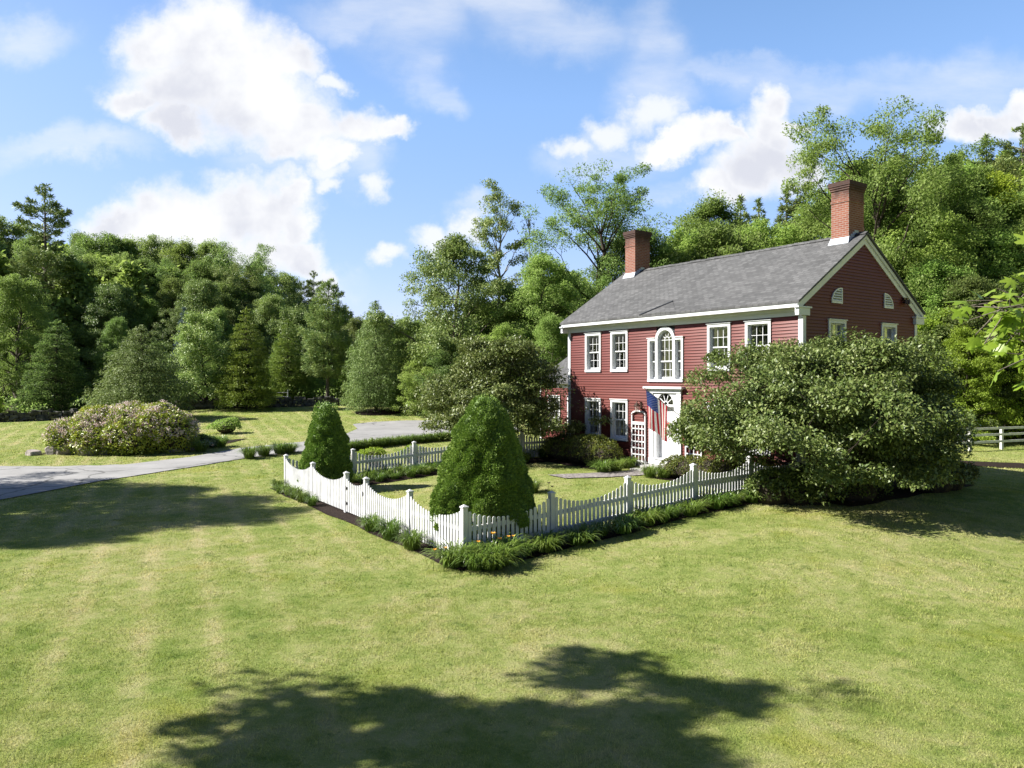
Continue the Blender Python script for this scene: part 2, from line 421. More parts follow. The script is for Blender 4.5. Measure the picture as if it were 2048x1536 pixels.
# ------------------------------------------------------------------ camera, sun, sky
cam = bpy.data.cameras.new('camera'); co = bpy.data.objects.new('camera', cam); COL.objects.link(co)
co.location = (0, 0, CAM_Z); co.rotation_euler = (PI / 2, 0, 0)
cam.sensor_width = 36; cam.lens = FPX / 2048 * 36; cam.shift_y = -15 / 2048
cam.clip_start = 0.05; cam.clip_end = 3000
SC.camera = co
SUN_EL = math.radians(39.5)
SUN_AZ = math.radians(180 + 1.5)     # direction to the sun, from +X counter-clockwise
to_sun = Vector((math.cos(SUN_AZ) * math.cos(SUN_EL), math.sin(SUN_AZ) * math.cos(SUN_EL), math.sin(SUN_EL)))
sl = bpy.data.lights.new('sun', 'SUN'); sl.energy = 5.0; sl.angle = math.radians(0.5); sl.color = (1.0, 0.955, 0.88)
so = bpy.data.objects.new('sun', sl); COL.objects.link(so)
so.rotation_euler = (-to_sun).to_track_quat('-Z', 'Y').to_euler(); so.location = (-20, 0, 30)
SC.view_settings.view_transform = 'Standard'; SC.view_settings.look = 'None'
SC.view_settings.exposure = 1.3; SC.view_settings.gamma = 1.0
cy = SC.cycles
cy.max_bounces = 8; cy.diffuse_bounces = 5; cy.glossy_bounces = 3; cy.transmission_bounces = 4; cy.transparent_max_bounces = 8
cy.caustics_reflective = False; cy.caustics_refractive = False
cy.use_denoising = True
try:
    cy.denoiser = 'OPENIMAGEDENOISE'; cy.denoising_input_passes = 'RGB_ALBEDO_NORMAL'; cy.denoising_prefilter = 'ACCURATE'
except Exception: pass
cy.use_adaptive_sampling = False


def make_world():
    t = NT('World', world=True); SC.world = t.o
    d = t.n('ShaderNodeTexCoord').outputs['Generated']
    sky = t.n('ShaderNodeTexSky', sky_type='NISHITA', sun_disc=False, sun_elevation=SUN_EL, altitude=150, air_density=1.0, dust_density=0.6, ozone_density=1.6)
    sky.sun_rotation = math.radians(270 - 1.5)
    s = t.n('ShaderNodeSeparateXYZ', {0: d})
    y = t.math('MAXIMUM', s.outputs[1], 0.06)
    v0 = t.n('ShaderNodeCombineXYZ', {0: t.math('DIVIDE', s.outputs[0], y), 1: t.math('DIVIDE', s.outputs[2], y)}).outputs[0]
    big = t.noise(v0, 4.5, 8, 0.60, color=True)
    off = t.vmath('MULTIPLY', t.vmath('SUBTRACT', big, (0.5, 0.5, 0.5)).outputs[0], (0.17, 0.16, 0.0)).outputs[0]
    off2 = t.vmath('MULTIPLY', t.vmath('SUBTRACT', t.noise(v0, 19, 6, 0.62, color=True), (0.5, 0.5, 0.5)).outputs[0], (0.050, 0.050, 0.0)).outputs[0]
    v = t.vmath('ADD', t.vmath('ADD', v0, off).outputs[0], off2).outputs[0]
    def field(vec, blobs, soft):
        acc = None
        for px, py, rx, ry in blobs:
            c = ((px - 1024) / FPX, (HZ - py) / FPX, 0.0)
            q = t.vmath('MULTIPLY', t.vmath('SUBTRACT', vec, c).outputs[0], (FPX / rx / 1.15, FPX / ry / 1.15, 0.0)).outputs[0]
            f = t.math('SUBTRACT', 1.0, t.vmath('LENGTH', q).outputs[1])
            acc = f if acc is None else t.math('SMOOTH_MAX', acc, f, soft)
        return acc
    cum = [(400, 80, 135, 105), (330, 75, 90, 75), (500, 110, 130, 100), (590, 105, 70, 70), (390, 180, 130, 110), (500, 215, 150, 110),
           (300, 215, 85, 50), (380, 260, 70, 55), (575, 265, 130, 75), (690, 262, 90, 48), (770, 262, 50, 26), (640, 325, 60, 40), (560, 310, 80, 45),
           (480, 430, 110, 80), (545, 430, 85, 80), (380, 440, 110, 70), (290, 450, 100, 60), (220, 470, 80, 55), (560, 495, 90, 48), (430, 510, 140, 60), (300, 520, 150, 60), (600, 450, 45, 45), (618, 505, 55, 34), (575, 400, 45, 35),
           (652, 556, 55, 36),
           (1530, 320, 120, 80), (1555, 255, 85, 70), (1550, 200, 60, 62), (1490, 350, 110, 60), (1430, 390, 80, 48), (1395, 270, 110, 42), (1320, 296, 80, 34), (1600, 330, 60, 40), (1620, 240, 40, 16),
           (1920, 250, 75, 40), (1985, 240, 80, 42), (2050, 240, 80, 48), (1450, 262, 60, 26), (1400, 400, 40, 22)]
    f = field(v, cum, 0.14)
    puff = [(745, 378, 42, 40), (782, 518, 38, 24), (872, 487, 55, 32), (640, 350, 50, 30), (650, 378, 36, 20), (655, 168, 42, 24), (1295, 228, 66, 56), (1215, 262, 58, 40), (1150, 296, 50, 30), (935, 452, 40, 34)]
    f3 = field(t.vmath('ADD', v0, t.vmath('ADD', t.vmath('MULTIPLY', off, (0.5, 0.45, 0.0)).outputs[0], t.vmath('MULTIPLY', off2, (1.4, 1.2, 0.0)).outputs[0]).outputs[0]).outputs[0], puff, 0.2)
    fine = t.noise(v0, 16, 7, 0.62)
    f2 = t.math('ADD', f, t.math('MULTIPLY', t.math('SUBTRACT', fine, 0.5), 0.62))
    dens = t.math('POWER', t.maprange(f2, -0.14, 0.62, 0, 1, True), 1.25)
    pd = t.math('MULTIPLY', t.maprange(t.math('ADD', f3, t.math('MULTIPLY', t.math('SUBTRACT', fine, 0.5), 0.9)), -0.1, 0.75, 0, 1, True), 0.85)
    dens = t.math('MAXIMUM', dens, pd)
    # thin high cloud
    big2 = t.noise(t.n('ShaderNodeMapping', {'Vector': v0, 'Rotation': (0, 0, 0.9), 'Scale': (1.6, 6.0, 1)}).outputs[0], 1.7, 6, 0.6)
    wisp = [(830, 60, 120, 110), (840, 140, 55, 90), (740, 20, 160, 60), (1010, 20, 200, 60), (1120, 60, 200, 70), (1310, 100, 80, 130), (1290, 180, 90, 120), (700, 330, 80, 90), (560, 340, 140, 50),
            (1480, 130, 260, 40), (1650, 170, 260, 60), (1900, 180, 260, 70), (60, 60, 120, 60), (150, 300, 230, 40), (1220, 320, 140, 60), (640, 560, 120, 40), (930, 440, 50, 40), (1330, 390, 60, 30), (880, 200, 60, 40)]
    w = t.math('MULTIPLY', t.maprange(field(v, wisp, 0.3), -0.05, 0.8, 0, 1, True), t.maprange(big2, 0.34, 0.68, 0.15, 0.95))
    w = t.math('MULTIPLY', w, 0.62)
    shade = t.noise(v0, 5.5, 5, 0.55)
    thick = t.math('MULTIPLY', t.maprange(f, 0.25, 0.8, 0, 1, True), t.maprange(shade, 0.40, 0.62, 0, 1, True))
    cc = t.mix(thick, (5.6, 5.65, 5.75, 1), (4.1, 4.22, 4.7, 1))
    front_sky = t.math('MULTIPLY', t.maprange(s.outputs[1], -0.1, 0.5, 0.0, 1.0, True), t.maprange(s.outputs[2], 0.35, 0.9, 1.0, 0.1))  # sky kept bright ahead, dimmed behind and overhead to deepen the shade
    vc = t.vmath('SCALE', (0.58, 1.72, 3.45)); t.t.links.new(front_sky, vc.inputs['Scale'])
    skyc = t.mix(1.0, t.mix(1.0, sky.outputs[0], t.mix(front_sky, (0.36, 0.40, 0.52, 1), (0.80, 0.55, 0.52, 1)), 'MULTIPLY'), vc.outputs[0], 'ADD')
    col = t.mix(t.math('MAXIMUM', dens, w), skyc, cc)
    bg = t.n('ShaderNodeBackground', {'Color': col, 'Strength': 0.075})
    o = t.t.nodes.new('ShaderNodeOutputWorld'); t.t.links.new(bg.outputs[0], o.inputs[0])
    t.o.cycles.sampling_method = 'MANUAL'; t.o.cycles.sample_map_resolution = 512


make_world()

# ------------------------------------------------------------------ ground, drive, beds
def axis(lo, hi, fine_lo, fine_hi, fine, grow=1.12):
    a = list(np.arange(fine_lo, fine_hi + 1e-6, fine))
    s = fine; q = fine_hi
    while q < hi: s = min(s * grow, 8); q += s; a.append(q)
    s = fine; q = fine_lo
    while q > lo: s = min(s * grow, 8); q -= s; a.insert(0, q)
    return np.array(a)


gx = axis(-230, 230, -40, 40, 0.5); gy = axis(-40, 330, 3, 70, 0.5)
XX, YY = np.meshgrid(gx, gy); ZZ = h(XX, YY)
V = np.stack([XX.ravel(), YY.ravel(), ZZ.ravel()], 1)
nx, ny = len(gx), len(gy)
ii = (np.arange(ny - 1)[:, None] * nx + np.arange(nx - 1)[None, :]).ravel()
lawn = npobj('lawn', V, np.stack([ii, ii + 1, ii + nx + 1, ii + nx], 1), M['lawn'], smooth=True)
tag(lawn, kind='structure')


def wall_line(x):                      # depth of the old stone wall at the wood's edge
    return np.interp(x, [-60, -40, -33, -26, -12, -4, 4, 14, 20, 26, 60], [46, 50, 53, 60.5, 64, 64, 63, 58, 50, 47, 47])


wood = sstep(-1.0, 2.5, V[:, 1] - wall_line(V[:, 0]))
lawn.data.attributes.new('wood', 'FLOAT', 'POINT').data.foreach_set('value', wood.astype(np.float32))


def resample(P, n):
    P = np.asarray(P, float); d = np.r_[0, np.cumsum(np.linalg.norm(np.diff(P, axis=0), axis=1))]
    q = np.linspace(0, d[-1], n)
    return np.stack([np.interp(q, d, P[:, k]) for k in range(P.shape[1])], 1)


def sheet(name, A, B, n, m, lift, mat, kind='structure'):
    """a strip between two lines laid on the ground"""
    A = resample(A, n); B = resample(B, n)
    f = np.linspace(0, 1, m)[None, :, None]
    P = A[:, None, :] * (1 - f) + B[:, None, :] * f
    X, Y = P[..., 0].ravel(), P[..., 1].ravel()
    Vv = np.stack([X, Y, h(X, Y) + lift], 1)
    i = (np.arange(n - 1)[:, None] * m + np.arange(m - 1)[None, :]).ravel()
    F = np.stack([i, i + 1, i + m + 1, i + m], 1)
    a, b, c = Vv[F[0, 0]], Vv[F[0, 1]], Vv[F[0, 2]]
    if np.cross(b - a, c - a)[2] < 0: F = F[:, ::-1]
    o = npobj(name, Vv, F, mat, smooth=True); tag(o, kind=kind)
    return np.concatenate([A, B[::-1]])


rag = random.Random(4)
up_px = [(-420, 925), (-200, 930), (0, 933), (120, 934), (250, 930), (380, 915), (480, 897), (560, 889), (620, 883), (690, 869), (716, 858), (705, 849), (740, 845), (800, 842), (880, 841), (960, 845), (1030, 850)]
lo_px = [(-420, 1025), (-200, 1018), (0, 1001), (80, 986), (200, 963), (330, 943), (480, 919), (560, 909), (620, 902), (690, 893), (740, 887), (800, 880), (850, 875), (900, 872), (980, 868), (1040, 864)]
def ragged(P):
    P = resample(P, 260); k = np.array([rag.gauss(0, 1) for _ in P]); k = np.convolve(k, [.25, .5, .25], 'same')
    return P + np.stack([k * 0.02, k * 0.10], 1)
DRIVE = sheet('driveway', ragged([G(*p) for p in up_px]), ragged([G(*p) for p in lo_px]), 260, 14, 0.03, M['asphalt'])


def inpoly(x, y, P):
    r = np.zeros(x.shape, bool); n = len(P)
    for i in range(n):
        x0, y0 = P[i]; x1, y1 = P[(i + 1) % n]
        c = (y0 > y) != (y1 > y)
        r ^= c & (x < (x1 - x0) * (y - y0) / ((y1 - y0) if abs(y1 - y0) > 1e-9 else 1e-9) + x0)
    return r


# fence corners
A_ = np.array([RX, RY]) - 12.25 * ND + 0.06 * FD
B_ = A_ + 12.4 * FD
L_ = np.array([RX, RY]) + 11.42 * FD - 0.02 * ND
R_ = np.array([RX, RY]) + 0.08 * FD - 0.02 * ND
UR = (R_ - A_) / np.linalg.norm(R_ - A_); UF = (B_ - A_) / np.linalg.norm(B_ - A_); UB = (L_ - B_) / np.linalg.norm(L_ - B_)
BEDS = []
def strip(name, p, q, a0, a1, lift, mat=None, n=40):
    """bed along the line p-q, from a0 to a1 metres to its right"""
    u = (q - p) / np.linalg.norm(q - p); r = np.array([u[1], -u[0]])
    k = np.linspace(0, 1, 14); w = 0.06 * np.sin(k * 23 + a1 * 7)
    A = [p + (q - p) * f + r * (a0 + 0.02 * np.sin(f * 40)) for f in k]; B = [p + (q - p) * f + r * (a1 + ww) for f, ww in zip(k, w)]
    BEDS.append(sheet(name, A, B, n, 5, lift, mat or M['mulch']))
strip('mulch_bed', A_ - UR * 0.5, R_ + UR * 0.1, -0.25, 0.75, 0.016)
strip('mulch_bed', B_ + UF * 0.3, A_ - UF * 0.25, -0.25, 0.55, 0.020)
strip('mulch_bed', B_ + UB * 1.0, L_ - UB * 0.1, 0.05, 1.35, 0.024)
hp = lambda u, n: HC + u * np.array([0.568, -0.823]) + n * np.array([0.823, 0.568])
strip('mulch_bed', hp(-5.6, -0.02), hp(-1.3, -0.02), 0.0, 2.1, 0.02)
strip('mulch_bed', hp(1.3, -0.02), hp(5.7, -0.02), 0.0, 1.9, 0.02)
strip('mulch_bed', hp(5.85, -1.6), hp(5.85, 5.5), 0.0, 2.5, 0.028)
mc = G(2000, 935)
strip('mulch_bed', mc + np.array([-3.2, 0.9]), mc + np.array([2.5, 1.0]), -1.3, 1.1, 0.028)
BEDS.append(sheet('stone_path', [hp(-0.62, -0.9), hp(-0.7, -2.0), hp(-1.0, -3.2), hp(-1.6, -4.4)], [hp(0.62, -0.9), hp(0.5, -2.0), hp(0.2, -3.2), hp(-0.5, -4.4)], 20, 5, 0.032, M['gravel']))
# island under the rhododendron
isl = [G(80, 908), G(150, 909), G(260, 906), G(370, 899), G(430, 894)]
BEDS.append(sheet('mulch_bed', isl, [p + np.array([0.4, 3.6]) for p in isl], 30, 6, 0.028, M['mulch']))

# ------------------------------------------------------------------ house
house = thing('red_house', 'two storey red clapboard house with grey shingle roof and white trim', 'house', (HC[0], HC[1], HOUSE_Z), HROT)
HW, HD = 5.75, 6.95
EZ, RZ = 5.90, 8.43                     # roof edge and ridge
SLOPE = (RZ - EZ) / (HD / 2 + 0.42)
roof_z = lambda y: EZ + (min(y, HD - y) + 0.42) * SLOPE


def siding(name, ur, z0, z1, openings=(), parent=house, loc=(0, 0, 0), rotz=0, e=0.1055):
    """clapboards as real overlapping boards; ur(z) gives the extent at a height"""
    mb = MB(); z = z0; k = 0
    while z < z1 - 0.01:
        zt = min(z + e, z1); l0, r0 = ur(z); l1, r1 = ur(zt)
        spans = [(l0, r0)]
        for (a, b, c, d) in openings:
            if zt > c + 0.01 and z < d - 0.01:
                spans = [q for s in spans for q in ((s[0], min(s[1], a)), (max(s[0], b), s[1])) if q[1] - q[0] > 0.005]
        for s0, s1 in spans:
            t0 = l1 if s0 == l0 else s0; t1 = r1 if s1 == r0 else s1
            if t1 - t0 < 0.01: continue
            # a board may be joined once along its length
            mb.quad((s0, -0.026, z), (s1, -0.034, z), (t1, -0.006, zt), (t0, -0.006, zt))
            mb.quad((s0, 0.0, z + 0.0005), (s1, 0.0, z + 0.0005), (s1, -0.034, z), (s0, -0.034, z))
        z = zt; k += 1
    return mb.build(name, M['red'], parent, loc=loc, rotz=rotz, fix=False)


W_, H_ = 1.0, 1.68                      # outer size of a window casing
UP0, LO0 = 3.74, 0.96                   # sill heights
WU = (-4.13, -2.52, 2.52, 4.13)
front_open = [(u - 0.44, u + 0.44, z + 0.03, z + H_ - 0.05) for u in WU for z in (UP0, LO0)]
front_open += [(-0.86, 0.86, 3.38, 4.95), (-0.46, 0.46, 3.38, 5.38), (-0.78, 0.78, 0.1, 3.05)]
full = lambda z: (-HW + 0.11, HW - 0.11)
siding('siding', full, 0.28, 5.47, front_open)
G_UP = [1.85, 5.05]
gable_open = [(u - 0.44, u + 0.44, z + 0.03, z + H_ - 0.05) for u in G_UP for z in (UP0 + 0.0, LO0)]


def gable_r(z):
    lo, hi = 0.11, HD - 0.11
    if z > 5.75:
        c = (z - EZ) / SLOPE - 0.42 + 0.10
        lo = max(lo, c); hi = min(hi, HD - c)
        if lo > hi: lo = hi = HD / 2
    return lo, hi


siding('siding', gable_r, 0.28, 8.30, gable_open, loc=(HW, 0, 0), rotz=PI / 2)
siding('siding', gable_r, 0.28, 8.30, (), loc=(-HW, HD, 0), rotz=-PI / 2)
siding('siding', full, 0.28, 5.47, (), loc=(0, HD, 0), rotz=PI)
mb = MB(); mb.box(-HW + 0.03, HW - 0.03, 0.03, HD - 0.03, -0.6, 0.30); mb.build('foundation', M['granite'], house)
mb = MB()
mb.box(-HW + 0.2, HW - 0.2, 1.5, 1.6, 0.3, 5.6); mb.box(-HW + 0.2, HW - 0.2, 0.04, HD - 0.3, 3.05, 3.15); mb.box(-HW + 0.2, HW - 0.2, 0.04, HD - 0.3, 0.31, 0.36)
mb.box(-HW + 0.2, HW - 0.2, 0.04, HD - 0.3, 5.60, 5.66); mb.box(HW - 1.6, HW - 1.5, 1.61, HD - 0.3, 0.37, 5.59)
mb.build('interior_wall', M['inside'], house)

# roof slabs
mb = MB(); ov = 0.16; th = 0.075
for sgn in (0, 1):
    fy = (lambda y: y) if sgn == 0 else (lambda y: HD - y)
    pts = []
    for x in (-HW - ov, HW + ov):
        for (y, dz) in ((-0.42, 0), (HD / 2, 0), (HD / 2, -th), (-0.42, -th)):
            pts.append((x, fy(y), EZ + (y + 0.42) * SLOPE + dz))
    mb.add(pts, [(0, 1, 5, 4), (3, 7, 6, 2), (0, 4, 7, 3), (0, 3, 2, 1), (4, 5, 6, 7)])
roof = mb.build('roof', M['shingle'], house)
mb = MB()
for k in range(38):
    x0 = -HW - ov + k * (2 * HW + 2 * ov) / 38; x1 = x0 + (2 * HW + 2 * ov) / 38 - 0.006; j = random.uniform(0, 0.02)
    for s in (-1, 1):
        mb.add([(x0, HD / 2, RZ + 0.03 + j), (x1, HD / 2, RZ + 0.018 + j), (x1, HD / 2 + s * 0.16, RZ + 0.018 + j - 0.16 * SLOPE), (x0, HD / 2 + s * 0.16, RZ + 0.03 + j - 0.16 * SLOPE)], [(0, 1, 2, 3)])
mb.build('ridge_cap', M['shingle'], roof, fix=False)
# the small raised gable of shingles above the middle window
zf = lambda y: EZ + (y + 0.42) * SLOPE
mb = MB(); L3, R3, T3 = (-0.92, -0.425), (0.92, -0.425), (0.06, 0.30)
q3 = lambda p, e: (p[0], p[1], zf(p[1]) + e)
mb.add([q3(L3, 0.004), q3(R3, 0.004), q3(T3, 0.02), q3((0.06, -0.43), 0.055)], [(0, 3, 2), (3, 1, 2), (0, 1, 3)])
ck = mb.build('roof_cricket', M['shingle'], roof, fix=False)
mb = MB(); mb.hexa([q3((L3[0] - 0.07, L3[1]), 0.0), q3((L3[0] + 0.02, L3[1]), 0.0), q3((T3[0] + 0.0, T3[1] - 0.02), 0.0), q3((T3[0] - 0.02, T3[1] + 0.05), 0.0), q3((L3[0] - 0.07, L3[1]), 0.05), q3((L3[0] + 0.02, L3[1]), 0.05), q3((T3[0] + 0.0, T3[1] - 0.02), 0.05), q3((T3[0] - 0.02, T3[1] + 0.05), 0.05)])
mb.build('flashing_or_shade', M['black'], roof)  # black strip added as painted shade along the cricket's left edge

# cornice, frieze, corner boards, rakes
mb = MB()
mb.box(-HW - 0.10, HW + 0.10, -0.40, -0.375, 5.70, 5.825)           # fascia
mb.box(-HW - 0.12, HW + 0.12, -0.372, 0.0, 5.70, 5.724)             # soffit
mb.box(-HW - 0.06, HW + 0.06, -0.10, -0.003, 5.60, 5.698)           # bed mould
mb.box(-HW - 0.02, HW + 0.02, -0.05, -0.001, 5.46, 5.598)           # frieze
mb.box(-HW - 0.10, HW + 0.10, HD + 0.375, HD + 0.40, 5.70, 5.825); mb.box(-HW - 0.12, HW + 0.12, HD, HD + 0.372, 5.70, 5.724)
mb.box(-HW - 0.02, HW + 0.02, HD + 0.001, HD + 0.05, 5.46, 5.698)
mb.build('cornice', M['white'], house)
for sx in (-1, 1):
    for y0, y1 in ((-0.045, 0.12), (HD - 0.12, HD + 0.045)):
        x0, x1 = sorted((sx * (HW + 0.045), sx * (HW - 0.12)))
        mb = MB(); mb.box(x0, x1, y0, y1, 0.26, 5.456); mb.build('corner_board', M['white'], house)
for sx in (-1, 1):
    mb = MB(); x0 = sx * (HW + 0.045); x1 = sx * (HW + 0.0); x2 = sx * (HW + 0.10); x3 = sx * (HW + 0.047)
    for s in (0, 1):
        fy = (lambda y: y) if s == 0 else (lambda y: HD - y)
        for (xa, xb, d0, d1) in ((x1, x0, 0.085, 0.32), (x3, x2, 0.08, 0.17)):
            yb, yt = -0.40, HD / 2
            q = []
            for x in (xa, xb):
                for y in (yb, yt):
                    q += [(x, fy(y), zf(y) - d1 * 1.2), (x, fy(y), zf(y) - d0)]
            mb.add(q, [(0, 1, 3, 2), (4, 6, 7, 5), (0, 2, 6, 4), (1, 5, 7, 3), (0, 4, 5, 1), (2, 3, 7, 6)])
        # cornice return at the foot of the rake
        ya, yb2 = sorted((fy(-0.385), fy(0.20)))
        xa, xb = sorted((x1, x2 + sx * 0.03)); mb.box(xa, xb, ya, yb2, 5.44 + 0.02, 5.68)
        ya, yb2 = sorted((fy(-0.44), fy(0.27))); xa, xb = sorted((x1 + sx * 0.002, x2 + sx * 0.06)); mb.box(xa, xb, ya, yb2, 5.685, 5.735)
    mb.build('rake_board', M['white'], house)

# chimneys
for cx in (-5.05, 5.05 + 0.13):
    mb = MB(); w, d = 0.32, 0.465; cyy = HD / 2
    for (z0, z1, e) in ((7.6, 9.50, 0.0), (9.50, 9.57, 0.02), (9.57, 9.92, 0.0), (9.92, 9.99, 0.03), (9.99, 10.06, 0.055), (10.06, 10.21, 0.075)):
        mb.box(cx - w - e, cx + w + e, cyy - d - e, cyy + d + e, z0 + 0.0005, z1)
    mb.box(cx - w + 0.1, cx + w - 0.1, cyy - d + 0.12, cyy + d - 0.12, 10.205, 10.25)
    ch = mb.build('chimney', M['brick'], house)
    mb = MB(); f = 0.012
    zs = zf(cyy - d)
    mb.hexa([(cx - w - 0.05, cyy - d - 0.12, zf(cyy - d - 0.12) + 0.01), (cx + w + 0.05, cyy - d - 0.12, zf(cyy - d - 0.12) + 0.01), (cx + w + f, cyy - d + 0.01, zs + 0.0), (cx - w - f, cyy - d + 0.01, zs),
             (cx - w - 0.05, cyy - d - 0.12, zf(cyy - d - 0.12) + 0.03), (cx + w + 0.05, cyy - d - 0.12, zf(cyy - d - 0.12) + 0.03), (cx + w + f, cyy - d - f, zs + 0.17), (cx - w - f, cyy - d - f, zs + 0.17)])
    for s in (-1, 1):
        xa, xb = sorted((cx + s * w, cx + s * (w + f)))
        n = 4
        for k in range(n):
            y0 = cyy - d + k * d / n; y1 = y0 + d / n; zz = zf((y0 + y1) / 2) + 0.16
            mb.box(xa, xb, y0, y1 - 0.002, zf(y0) - 0.05, zz)
            mb.box(xa, xb, 2 * cyy - y1 + 0.002, 2 * cyy - y0, zf(y0) - 0.05, zz)
    mb.build('flashing_or_shade', M['flash'], ch)

# ---- a window, built once and copied: casing > sashes, glass, curtains
def sash(x0, x1, z0, z1, y, cols, rows, name, parent, st=0.045, bot=None):
    mb = MB(); bot = bot or st; d = 0.035
    mb.box(x0, x0 + st, y, y + d, z0, z1); mb.box(x1 - st, x1, y, y + d, z0, z1)
    mb.box(x0 + st, x1 - st, y, y + d, z0, z0 + bot); mb.box(x0 + st, x1 - st, y, y + d, z1 - st, z1)
    gx0, gx1, gz0, gz1 = x0 + st, x1 - st, z0 + bot, z1 - st; m = 0.0085
    for k in range(1, cols):
        x = gx0 + (gx1 - gx0) * k / cols; mb.box(x - m, x + m, y + 0.004, y + d - 0.006, gz0, gz1)
    for k in range(1, rows):
        z = gz0 + (gz1 - gz0) * k / rows
        for q in range(cols):
            xa = gx0 + (gx1 - gx0) * q / cols + (m if q else 0); xb = gx0 + (gx1 - gx0) * (q + 1) / cols - (m if q < cols - 1 else 0)
            mb.box(xa, xb, y + 0.005, y + d - 0.007, z - m, z + m)
    s = mb.build(name, M['white'], parent)
    return (gx0, gx1, gz0, gz1, y + d * 0.6)


def glass(rects, parent):
    mb = MB()
    for (x0, x1, z0, z1, y) in rects: mb.quad((x0, y, z0), (x1, y, z0), (x1, y, z1), (x0, y, z1))
    return mb.build('glass', M['glass'], parent, fix=False)


def pleats(mb, x0, x1, z0, z1, y, amp=0.025, freq=42):
    n = 22
    for k in range(n):
        a0, a1 = x0 + (x1 - x0) * k / n, x0 + (x1 - x0) * (k + 1) / n
        mb.quad((a0, y + amp * math.sin(a0 * freq), z0), (a1, y + amp * math.sin(a1 * freq), z0), (a1, y + amp * math.sin(a1 * freq) * 0.7, z1), (a0, y + amp * math.sin(a0 * freq) * 0.7, z1))


def casing_boxes(mb, w, hh, sidew=0.10, head=0.135, sill=0.10):
    x = w / 2; i = x - sidew
    mb.box(-x, -i, -0.058, 0.02, sill, hh - head); mb.box(i, x, -0.058, 0.02, sill, hh - head)
    mb.box(-x, x, -0.060, 0.02, hh - head, hh - 0.03); mb.box(-x - 0.03, x + 0.03, -0.095, 0.015, hh - 0.03, hh)
    mb.box(-x, x, -0.075, 0.16, 0.0, sill)
    mb.box(-i - 0.03, -i - 0.001, 0.022, 0.17, sill, hh - head); mb.box(i + 0.001, i + 0.03, 0.022, 0.17, sill, hh - head); mb.box(-i, i, 0.022, 0.17, hh - head + 0.001, hh - head + 0.03)
    return i


def make_window(curt):
    mb = MB(); i = casing_boxes(mb, W_, H_)
    w = mb.build('window', M['white'], house)
    zb, zt = 0.10, H_ - 0.135; zm = (zb + zt) / 2
    g1 = sash(-i, i, zm - 0.01, zt, 0.055, 3, 2, 'sash', w)
    g2 = sash(-i, i, zb, zm + 0.02, 0.105, 3, 2, 'sash', w, bot=0.085)
    glass([g1, g2], w)
    cb = MB()
    for (a, b, z0, z1) in curt: pleats(cb, a, b, z0, z1, 0.24)
    cb.build('curtain', M['curtain'], w, fix=False)
    return w


def dup_part(w, loc, rotz):
    c = w.copy(); COL.objects.link(c); c.parent = house; c.location = loc; c.rotation_euler = (0, 0, rotz)
    for g in list(w.children):
        d = g.copy(); COL.objects.link(d); d.parent = c
    return c


wa = make_window([(0.02, 0.42, 0.05, 1.2), (-0.42, 0.42, 1.25, 1.6)]); wa.location = (WU[0], 0, UP0)
dup_part(wa, (WU[1], 0, UP0), 0)
wb = make_window([(-0.42, 0.42, 0.85, 1.6), (-0.42, -0.12, 0.05, 0.84)]); wb.location = (WU[1], 0, LO0)
dup_part(wb, (WU[2], 0, LO0), 0); dup_part(wb, (WU[3], 0, LO0), 0); dup_part(wb, (WU[0], 0, LO0), 0)
wc = make_window([(-0.05, 0.42, 0.05, 1.0), (0.2, 0.42, 0.9, 1.6), (-0.42, -0.25, 0.05, 1.6)]); wc.location = (WU[2], 0, UP0)
dup_part(wc, (WU[3], 0, UP0), 0)
for u in G_UP:
    dup_part(wb, (HW, u, UP0), PI / 2); dup_part(wc, (HW, u, LO0), PI / 2)

# ---- the three part window with its arch
mb = MB(); zb = 3.35; ac = 4.93; ro, ri = 0.50, 0.385
mb.box(-0.895, 0.895, -0.085, 0.16, zb, zb + 0.10)
for s in (-1, 1):
    for (xa, xb, zt) in ((0.375, 0.50, ac), (0.80, 0.895, 4.92)):
        a, b = sorted((s * xa, s * xb)); mb.box(a, b, -0.062, 0.16, zb + 0.10, zt)
    a, b = sorted((s * 0.50, s * 0.895)); mb.box(a, b, -0.064, 0.16, 4.92, 5.01); a, b = sorted((s * 0.50, s * 0.925)); mb.box(a, b, -0.095, 0.0, 5.01, 5.04)
    a, b = sorted((s * 0.501, s * 0.80)); mb.box(a, b, 0.03, 0.15, 4.90, 4.919)
n = 22
for k in range(n):
    t0, t1 = PI * k / n, PI * (k + 1) / n
    P = []
    for y in (-0.07, 0.16):
        for (r, t) in ((ri - 0.01, t0), (ro, t0), (ro, t1), (ri - 0.01, t1)): P.append((r * math.cos(t), y, ac + r * math.sin(t)))
    mb.hexa([P[0], P[1], P[2], P[3], P[4], P[5], P[6], P[7]])
pal = mb.build('arched_window', M['white'], house)
zm = 4.10
rects = []
for s in (-1, 1):
    a, b = sorted((s * 0.501, s * 0.80))
    rects.append(sash(a, b, zm, 4.90, 0.055, 1, 2, 'sash', pal, 0.04)); rects.append(sash(a, b, zb + 0.10, zm + 0.03, 0.105, 1, 2, 'sash', pal, 0.04, 0.075))
rects.append(sash(-0.375, 0.375, zb + 0.10, zm + 0.03, 0.105, 3, 2, 'sash', pal, 0.045, 0.085))
mb = MB(); y0, y1 = 0.055, 0.09
for s in (-1, 1):
    a, b = sorted((s * 0.33, s * 0.375)); mb.box(a, b, y0, y1, zm, ac)
mb.box(-0.33, 0.33, y0, y1, zm, zm + 0.05); mb.box(-0.33, 0.33, y0 + 0.004, y1, ac - 0.011, ac + 0.011); mb.box(-0.33, 0.33, y0 + 0.004, y1, 4.52, 4.542)
for x in (-0.11, 0.11): mb.box(x - 0.011, x + 0.011, y0 + 0.006, y1 - 0.004, zm + 0.05, ac - 0.011)
